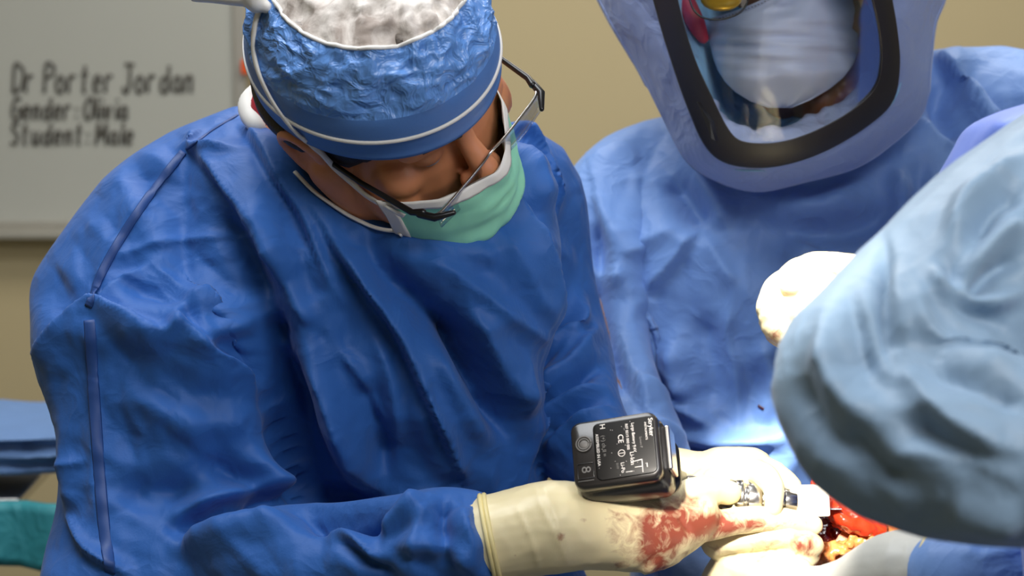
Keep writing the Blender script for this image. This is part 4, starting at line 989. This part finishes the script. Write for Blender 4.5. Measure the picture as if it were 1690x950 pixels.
# body of the gown, seen as a periwinkle edge behind the sleeve, and the far sleeve
g = Geo()
g.rings(slices([(150, 1760, 2300, 1.62, .1), (185, 1640, 2360, 1.63, .14), (210, 1598, 2380, 1.63, .16), (240, 1582, 2390, 1.63, .17), (290, 1556, 2400, 1.63, .18), (340, 1530, 2400, 1.63, .18), (400, 1512, 2400, 1.63, .18), (500, 1540, 2400, 1.63, .18),
   (700, 1640, 2400, 1.56, .15), (950, 1700, 2420, 1.5, .15), (1500, 1700, 2450, 1.48, .15), (2300, 1700, 2500, 1.46, .16)], n=56, m=60, pw=2.1))
gC = g; g = Geo()
tubep(g, [(1830, 700, 1.68, .055), (1820, 860, 1.66, .05), (1740, 930, 1.63, .043), (1640, 945, 1.62, .04), (1572, 948, 1.62, .036), (1553, 948, 1.625, .032)], 26)
me = remesh(g, .004, 3); displace(me, [('r', 5, 12, [(1590, 900), (1620, 920), (1690, 900)])], (.004, 14, 1)); link('gown_sleeve', me, M['gownB'], C_)
g = gC
me = remesh(g, .005, 3); displace(me, [('g', 10, 24, [(1690, 190), (1620, 250), (1590, 330)]), ('g', -10, 20, [(1690, 240), (1610, 280), (1570, 360)]), ('r', 5, 12, [(1590, 900), (1620, 920), (1690, 900)])], (.004, 7, 1))
link('gown', me, M['gownC2'], C_)
g = Geo()
tubep(g, [(1575, 950, 1.62, .0305), (1545, 948, 1.63, .0315), (1480, 948, 1.65, .033), (1420, 982, 1.68, .0325), (1370, 1003, 1.70, .034), (1330, 1010, 1.72, .032)], 26)
finger(g, [(1330, 975, 1.72, .017), (1290, 985, 1.735, .0135), (1255, 1000, 1.75, .012), (1235, 1020, 1.76, .0105)])
finger(g, [(1330, 990, 1.72, .017), (1285, 1005, 1.735, .0135), (1250, 1025, 1.75, .012), (1235, 1045, 1.76, .0105)])
finger(g, [(1335, 1005, 1.72, .016), (1290, 1025, 1.735, .013), (1262, 1045, 1.75, .012), (1250, 1060, 1.76, .0105)])
finger(g, [(1340, 1015, 1.71, .015), (1300, 1042, 1.725, .0115), (1280, 1060, 1.74, .010), (1270, 1075, 1.75, .009)])
finger(g, [(1390, 975, 1.72, .017), (1350, 962, 1.76, .0145), (1322, 962, 1.79, .0125), (1300, 970, 1.81, .011)])
me = remesh(g, .0022, 3); displace(me, [('r', 1.5, 6, [(1500, 890), (1490, 950)])], (.001, 30, 1))
gc = link('glove', me, M['glovegrey'], C_)
g = Geo(); cc = P(1552, 948, 1.627); t = P(1575, 950, 1.62)-P(1500, 948, 1.645); t /= np.linalg.norm(t); u = np.cross(t, FW); u /= np.linalg.norm(u); w_ = np.cross(t, u)
g.tube([cc+.0328*(math.cos(a)*u+math.sin(a)*w_) for a in np.linspace(0, 2*math.pi, 33)], .0026, 8, cap='none'); obj('rolled_cuff', g, M['cuff'], gc)

# ================================================================== power tool
n_ = D3(-.27, .38, .9); n_ /= np.linalg.norm(n_)
xr = D3(math.cos(math.radians(4)), math.sin(math.radians(4)), 0); xr = xr-n_*(xr@n_); xr /= np.linalg.norm(xr); yu = np.cross(n_, xr)
bc = P(1015, 742, 1.755); mm = .00097
def bp(x, y, z): return bc+(xr*x+yu*y+n_*z)*mm      # local mm: right, up, toward the camera
T = empty('power_tool', bp(0, 0, -60), 'black battery-powered surgical saw gripped in both gloved hands', 'power tool')
def rrect(w_, h_, r, z, dx=0, dy=0, k=6):
    out = []
    for sx, sy, a0 in ((1, 1, 0), (-1, 1, 90), (-1, -1, 180), (1, -1, 270)):
        for a in np.linspace(a0, a0+90, k):
            a = math.radians(a); out.append(bp(dx+sx*(w_/2-r)+r*math.cos(a), dy+sy*(h_/2-r)+r*math.sin(a), z))
    return out
batt = obj('battery', Geo().rings([rrect(70, 54, 7, 0), rrect(73, 57.5, 8, -1.2), rrect(74.5, 59, 8.5, -4), rrect(75, 59.5, 8.5, -13), rrect(73.5, 58, 8, -14), rrect(73.5, 58, 8, -16), rrect(76, 60, 9, -17.5, 1, -1), rrect(77, 61, 9, -46, 1.5, -1.5), rrect(72, 56, 9, -52, 1.5, -1.5)]), M['batt'], T, label='black battery pack')
def rot_text(s, x, y, size, mt, nm, ang=-90, z=.9, par=None, sx=1.0):
    cu = bpy.data.curves.new('t', 'FONT'); cu.body = s; cu.size = size; cu.extrude = .12; cu.align_x = 'LEFT'; cu.align_y = 'CENTER'
    o = bpy.data.objects.new('t', cu); COL.objects.link(o); dg = bpy.context.evaluated_depsgraph_get(); dg.update()
    me = bpy.data.meshes.new_from_object(o.evaluated_get(dg)); bpy.data.objects.remove(o)
    v = arr(me); a = math.radians(ang); X = v[:, 0]*sx*math.cos(a)-v[:, 1]*math.sin(a)+x; Y = v[:, 0]*sx*math.sin(a)+v[:, 1]*math.cos(a)+y
    w3 = bc+(X[:, None]*xr+Y[:, None]*yu+(v[:, 2]+z)[:, None]*n_)*mm; me.vertices.foreach_set('co', w3.ravel()); me.update()
    return link(nm, me, mt, par, False)
lab = obj('label_plate', Geo().rings([rrect(51.5, 50, 5, .2, 8.5, 0), rrect(51.5, 50, 5, .7, 8.5, 0), rrect(50, 48.5, 4.4, .85, 8.5, 0)]), M['battlabel'], batt)
for s, x, y, sz, mt in (('Stryker', 32.0, 23, 5.4, 'print'), ('INSTRUMENTS', 27.5, 20, 2.4, 'print'), ('System 8', 22.5, 8, 2.6, 'greyprint'), ('Large Battery 9.6V', 16.8, 21, 3.4, 'print'), ('REF 8215 000 000', 11.5, 21, 3.1, 'print'), ('Li-Ion', 14.0, -4, 5.0, 'print'),
    ('CE', 5.6, 12.5, 6.4, 'print'), ('Li-Po', 5.4, -12, 4.4, 'print'), ('0197', 1.0, -12, 2.6, 'greyprint'), ('H', -9.0, 24, 6.4, 'print'), ('(+) ch II =', -9.0, 14, 4.6, 'greyprint'), ('ASSEMBLED IN USA', -14.2, 16, 3.3, 'print')):
    rot_text(s, x, y, sz, M[mt], 'lettering', par=batt)
g = Geo()   # bracket mark, circle mark
for a, b in (((22, -12), (22, -23)), ((22, -12), (13, -13)), ((22, -18), (16, -18)), ((13, -21), (8, -21)), ((26, -16), (26, -19))): g.tube([bp(a[0], a[1], 1), bp(b[0], b[1], 1)], .0004, 6)
g.tube([bp(5.5+2.8*math.cos(a), -4+2.8*math.sin(a), 1) for a in np.linspace(0, 2*math.pi, 25)], .0003, 6, cap='none'); g.tube([bp(3.5, -4, 1), bp(7.5, -4, 1)], .0003, 6)
for k in range(26):
    x, y = rng.uniform(-15, 33), rng.uniform(-23, 23); g.ell(bp(x, y, .95), (xr*.0003, yu*.0003, n_*.0001), 6)
obj('lettering', g, M['print'], batt)
g = Geo()
for r_, z in ((6.4, .8), (4.6, .5)): g.tube([bp(-26+r_*math.cos(a), 9+r_*math.sin(a), z) for a in np.linspace(0, 2*math.pi, 33)], .0007, 8, cap='none')
g.ell(bp(-26, 9, -.6), (xr*.0042, yu*.0042, n_*.0014))
obj('button', g, M['greyprint'], batt)
g = Geo()
for a, b in (((-33, -8), (-19.5, -8)), ((-33, -21), (-19.5, -21)), ((-33, -8), (-33, -21)), ((-19.5, -8), (-19.5, -21))): g.tube([bp(*a, .3), bp(*b, .3)], .0004, 6)
obj('number_frame', g, M['black'], batt)
rot_text('8', -26, -10.3, 11, M['greyprint'], 'lettering', par=batt, z=.3, sx=1.15)
g = Geo(); g.tube([bp(-33, -23.2, .3), bp(-20, -23.2, .3)], .0004, 6); obj('number_frame', g, M['greyprint'], batt)
g = Geo().rings([rrect(76, 54, 12, -50, 4, -2), rrect(78, 50, 12, -56, 5, -2), rrect(66, 46, 12, -66, 5, -2), rrect(44, 40, 12, -76, 6, -2)]); obj('battery_latch', g, M['black'], T)
g = Geo().box(bp(41.5, 2, -30), (xr*.0022, yu*.019, n_*.012)); bevel(obj('release_clip', g, M['steel'], T, False), .0016)
g = Geo(); tubep(g, [(1060, 775, 1.85, .02), (1085, 790, 1.87, .019), (1105, 806, 1.9, .019), (1120, 815, 1.915, .02)], 20); obj('grip', g, M['black'], T)
g = Geo(); g.tube([P(1095, 812, 1.915), P(1120, 814, 1.912), P(1200, 821, 1.88), P(1215, 822, 1.873)], [.014, .018, .018, .016], 28); obj('barrel', g, M['steel'], T)
g = Geo(); a, b = P(1212, 822, 1.872), P(1314, 828, 1.872); ax = (b-a)
for t0, t1, r0, r1 in ((0, .12, .0165, .0175), (.12, .2, .0135, .0135), (.2, .42, .017, .0165), (.42, .5, .0125, .0125), (.5, .74, .0155, .015), (.74, .8, .011, .011), (.8, 1, .012, .0105)): g.tube([a+ax*t0, a+ax*t1], [r0, r1], 28, cap='none')
bevel(obj('chuck', g, M['steel'], T), .0006, 2)
g = Geo(); g.box(P(1345, 838, 1.89), (RT*.022, UP*.0006+FW*.0002, FW*.008)); obj('saw_blade', g, M['steel'], T, False)

# white block held at the knee, just past the chuck
g = Geo(); bx = (RT*1+UP*.04)*.0165
bevel(obj('cutting_block', g.box(P(1336, 826, 1.872), (bx, (UP-.05*RT)*.0135, FW*.007)), M['glovewhite'], None, False, label='small white square block at the edge of the open knee', cat='block'), .0018)

# ================================================================== patient: draped leg with the open knee
pk = P(1400, 900, 1.93)
PT = empty('person', (pk[0]+.5, pk[1], .80), 'patient lying under drapes, only the opened orange-red knee showing', 'person')
g = Geo()
q = spl([(1250, 1010, 1.96, .035), (1320, 945, 1.96, .045), (1395, 905, 1.965, .052), (1470, 935, 1.965, .056), (1650, 1000, 1.97, .07), (1900, 1050, 1.97, .085), (2050, 1065, 1.97, .10)], 30)
g.tube([P(*a[:3]) for a in q], [a[3] for a in q], 24)
g.tube([P(1250, 1010, 1.96), P(1180, 1050, 1.97), P(1150, 1040, 1.98)], [.034, .03, .025], 20)
g.ell(P(2250, 1060, 2.0), (RT*.2, UP*.11, FW*.17)); g.tube([P(2250, 1055, 2.0), P(2700, 1050, 2.0)], [.13, .15]); g.ell(P(3050, 1040, 2.0), (RT*.12, UP*.09, FW*.08))
link('body', remesh(g, .006, 3), M['prep'], PT)
# retracted flap: curved sheet of orange-red tissue from its tip down to the right corner of the cut
def surf(rows, thick, nu=26):
    R = []
    A_ = np.array([spl(r, nu) for r in rows]); 
    A_ = np.array([spl(A_[:, j], 18) for j in range(nu)]).transpose(1, 0, 2)
    for r in A_:
        f_ = [P(a[0], a[1], a[2]) for a in r]; b_ = [P(a[0]+.001, a[1], a[2]+thick) for a in r[::-1]]
        R.append(f_+b_)
    return Geo().rings(R)
g = surf([[(1340, 776, 1.92), (1382, 808, 1.925), (1425, 842, 1.92), (1468, 868, 1.915)], [(1342, 812, 1.905), (1388, 838, 1.895), (1425, 858, 1.895), (1464, 876, 1.905)], [(1366, 850, 1.9), (1392, 866, 1.89), (1425, 880, 1.893), (1455, 886, 1.905)], [(1372, 868, 1.92), (1398, 880, 1.91), (1425, 888, 1.91), (1450, 890, 1.915)]], .008)
me = remesh(g, .0018, 2); displace(me, [('r', 2.5, 6, [(1350, 790), (1400, 822), (1460, 866)]), ('g', 2, 8, [(1380, 850), (1410, 868), (1450, 880)])], (.0025, 60, 1)); link('tissue_flap', me, M['flesh'], PT)
g = Geo()
g.ell(P(1405, 890, 1.93), (RT*.032+UP*-.008, UP*.011, FW*.012)); g.ell(P(1372, 872, 1.93), (RT*.014, UP*.018, FW*.012)); g.ell(P(1360, 895, 1.925), (RT*.012, UP*.02, FW*.012))
me = remesh(g, .002, 2); displace(me, [], (.003, 80, 1)); link('clotted_cavity', me, M['clot'], PT)
g = Geo(); rr = random.Random(3)
for k in range(70):
    t = rr.random(); x = 1350+t*100+rr.uniform(-6, 6); y0 = 900-.0*t; y = 925-t*42+rr.uniform(-22, 10)*(1-.55*t)
    s = rr.uniform(.0028, .0062)*(1-.35*t); g.ell(P(x, y, 1.905+rr.uniform(-.006, .008)), (RT*s, UP*s*.85, FW*s), 10)
g.ell(P(1385, 925, 1.93), (RT*.03, UP*.016, FW*.02))
me = remesh(g, .0016, 1); link('fat_lobules', displace(me, [], (.0012, 150, 1)), M['fat'], PT, kind='stuff')

# table and drapes
tx0 = .12
tb = empty('operating_table', (.95, 1.95, 0), 'operating table under the navy drape at the bottom right', 'table')
bevel(obj('table_top', Geo().box((.98, 1.97, .84), ((.82, 0, 0), (0, .19, 0), (0, 0, .03))), M['gasket'], tb, False), .01)
obj('table_column', Geo().box((1.0, 1.98, .44), ((.12, 0, 0), (0, .1, 0), (0, 0, .36))), M['steel'], tb, False)
bevel(obj('table_base', Geo().box((1.0, 1.98, .05), ((.35, 0, 0), (0, .2, 0), (0, 0, .05))), M['steel'], tb, False), .015)
def drape():
    nx, ny = 90, 60; R = []
    x0, x1, y0, y1 = .03, 1.9, 1.76, 2.18
    V = []; Fc = []
    pts = np.linspace(-.28, 1.28, ny)
    for j, v in enumerate(pts):
        for i, u in enumerate(np.linspace(-.12, 1, nx)):
            uu = max(0, u); vv = min(1, max(0, v))
            x = x0+.1+(x1-x0-.1)*uu; y = y0+(y1-y0)*vv
            drop = 0
            if u < 0: x -= .02*(-u/.12); drop += -u/.12*.42
            if v < 0: drop += -v/.28*.42; y -= .02+.015*math.sin(x*26)*(-v/.28)
            if v > 1: drop += (v-1)/.28*.42; y += .02+.015*math.sin(x*26)*((v-1)/.28)
            hump = .20*math.exp(-((y-1.95)/.15)**4)*(1/(1+math.exp(-(x-.43)/.03)))
            z = .885+hump*(1 if drop == 0 else .3)-drop+.008*noise.noise(Vector((x*9, y*9, 2)))
            V.append((x+.01*noise.noise(Vector((y*8, z*6, 4))), y, z))
    for j in range(ny-1):
        for i in range(nx-1):
            a = j*nx+i; Fc.append((a, a+1, a+nx+1, a+nx))
    me = bpy.data.meshes.new('surgical_drape'); me.from_pydata(V, [], Fc); me.update()
    return me
dr = link('surgical_drape', drape(), M['drape'], None, label='navy surgical drape covering the table below the gloved hands', cat='drape')
sm = dr.modifiers.new('s', 'SOLIDIFY'); sm.thickness = .002
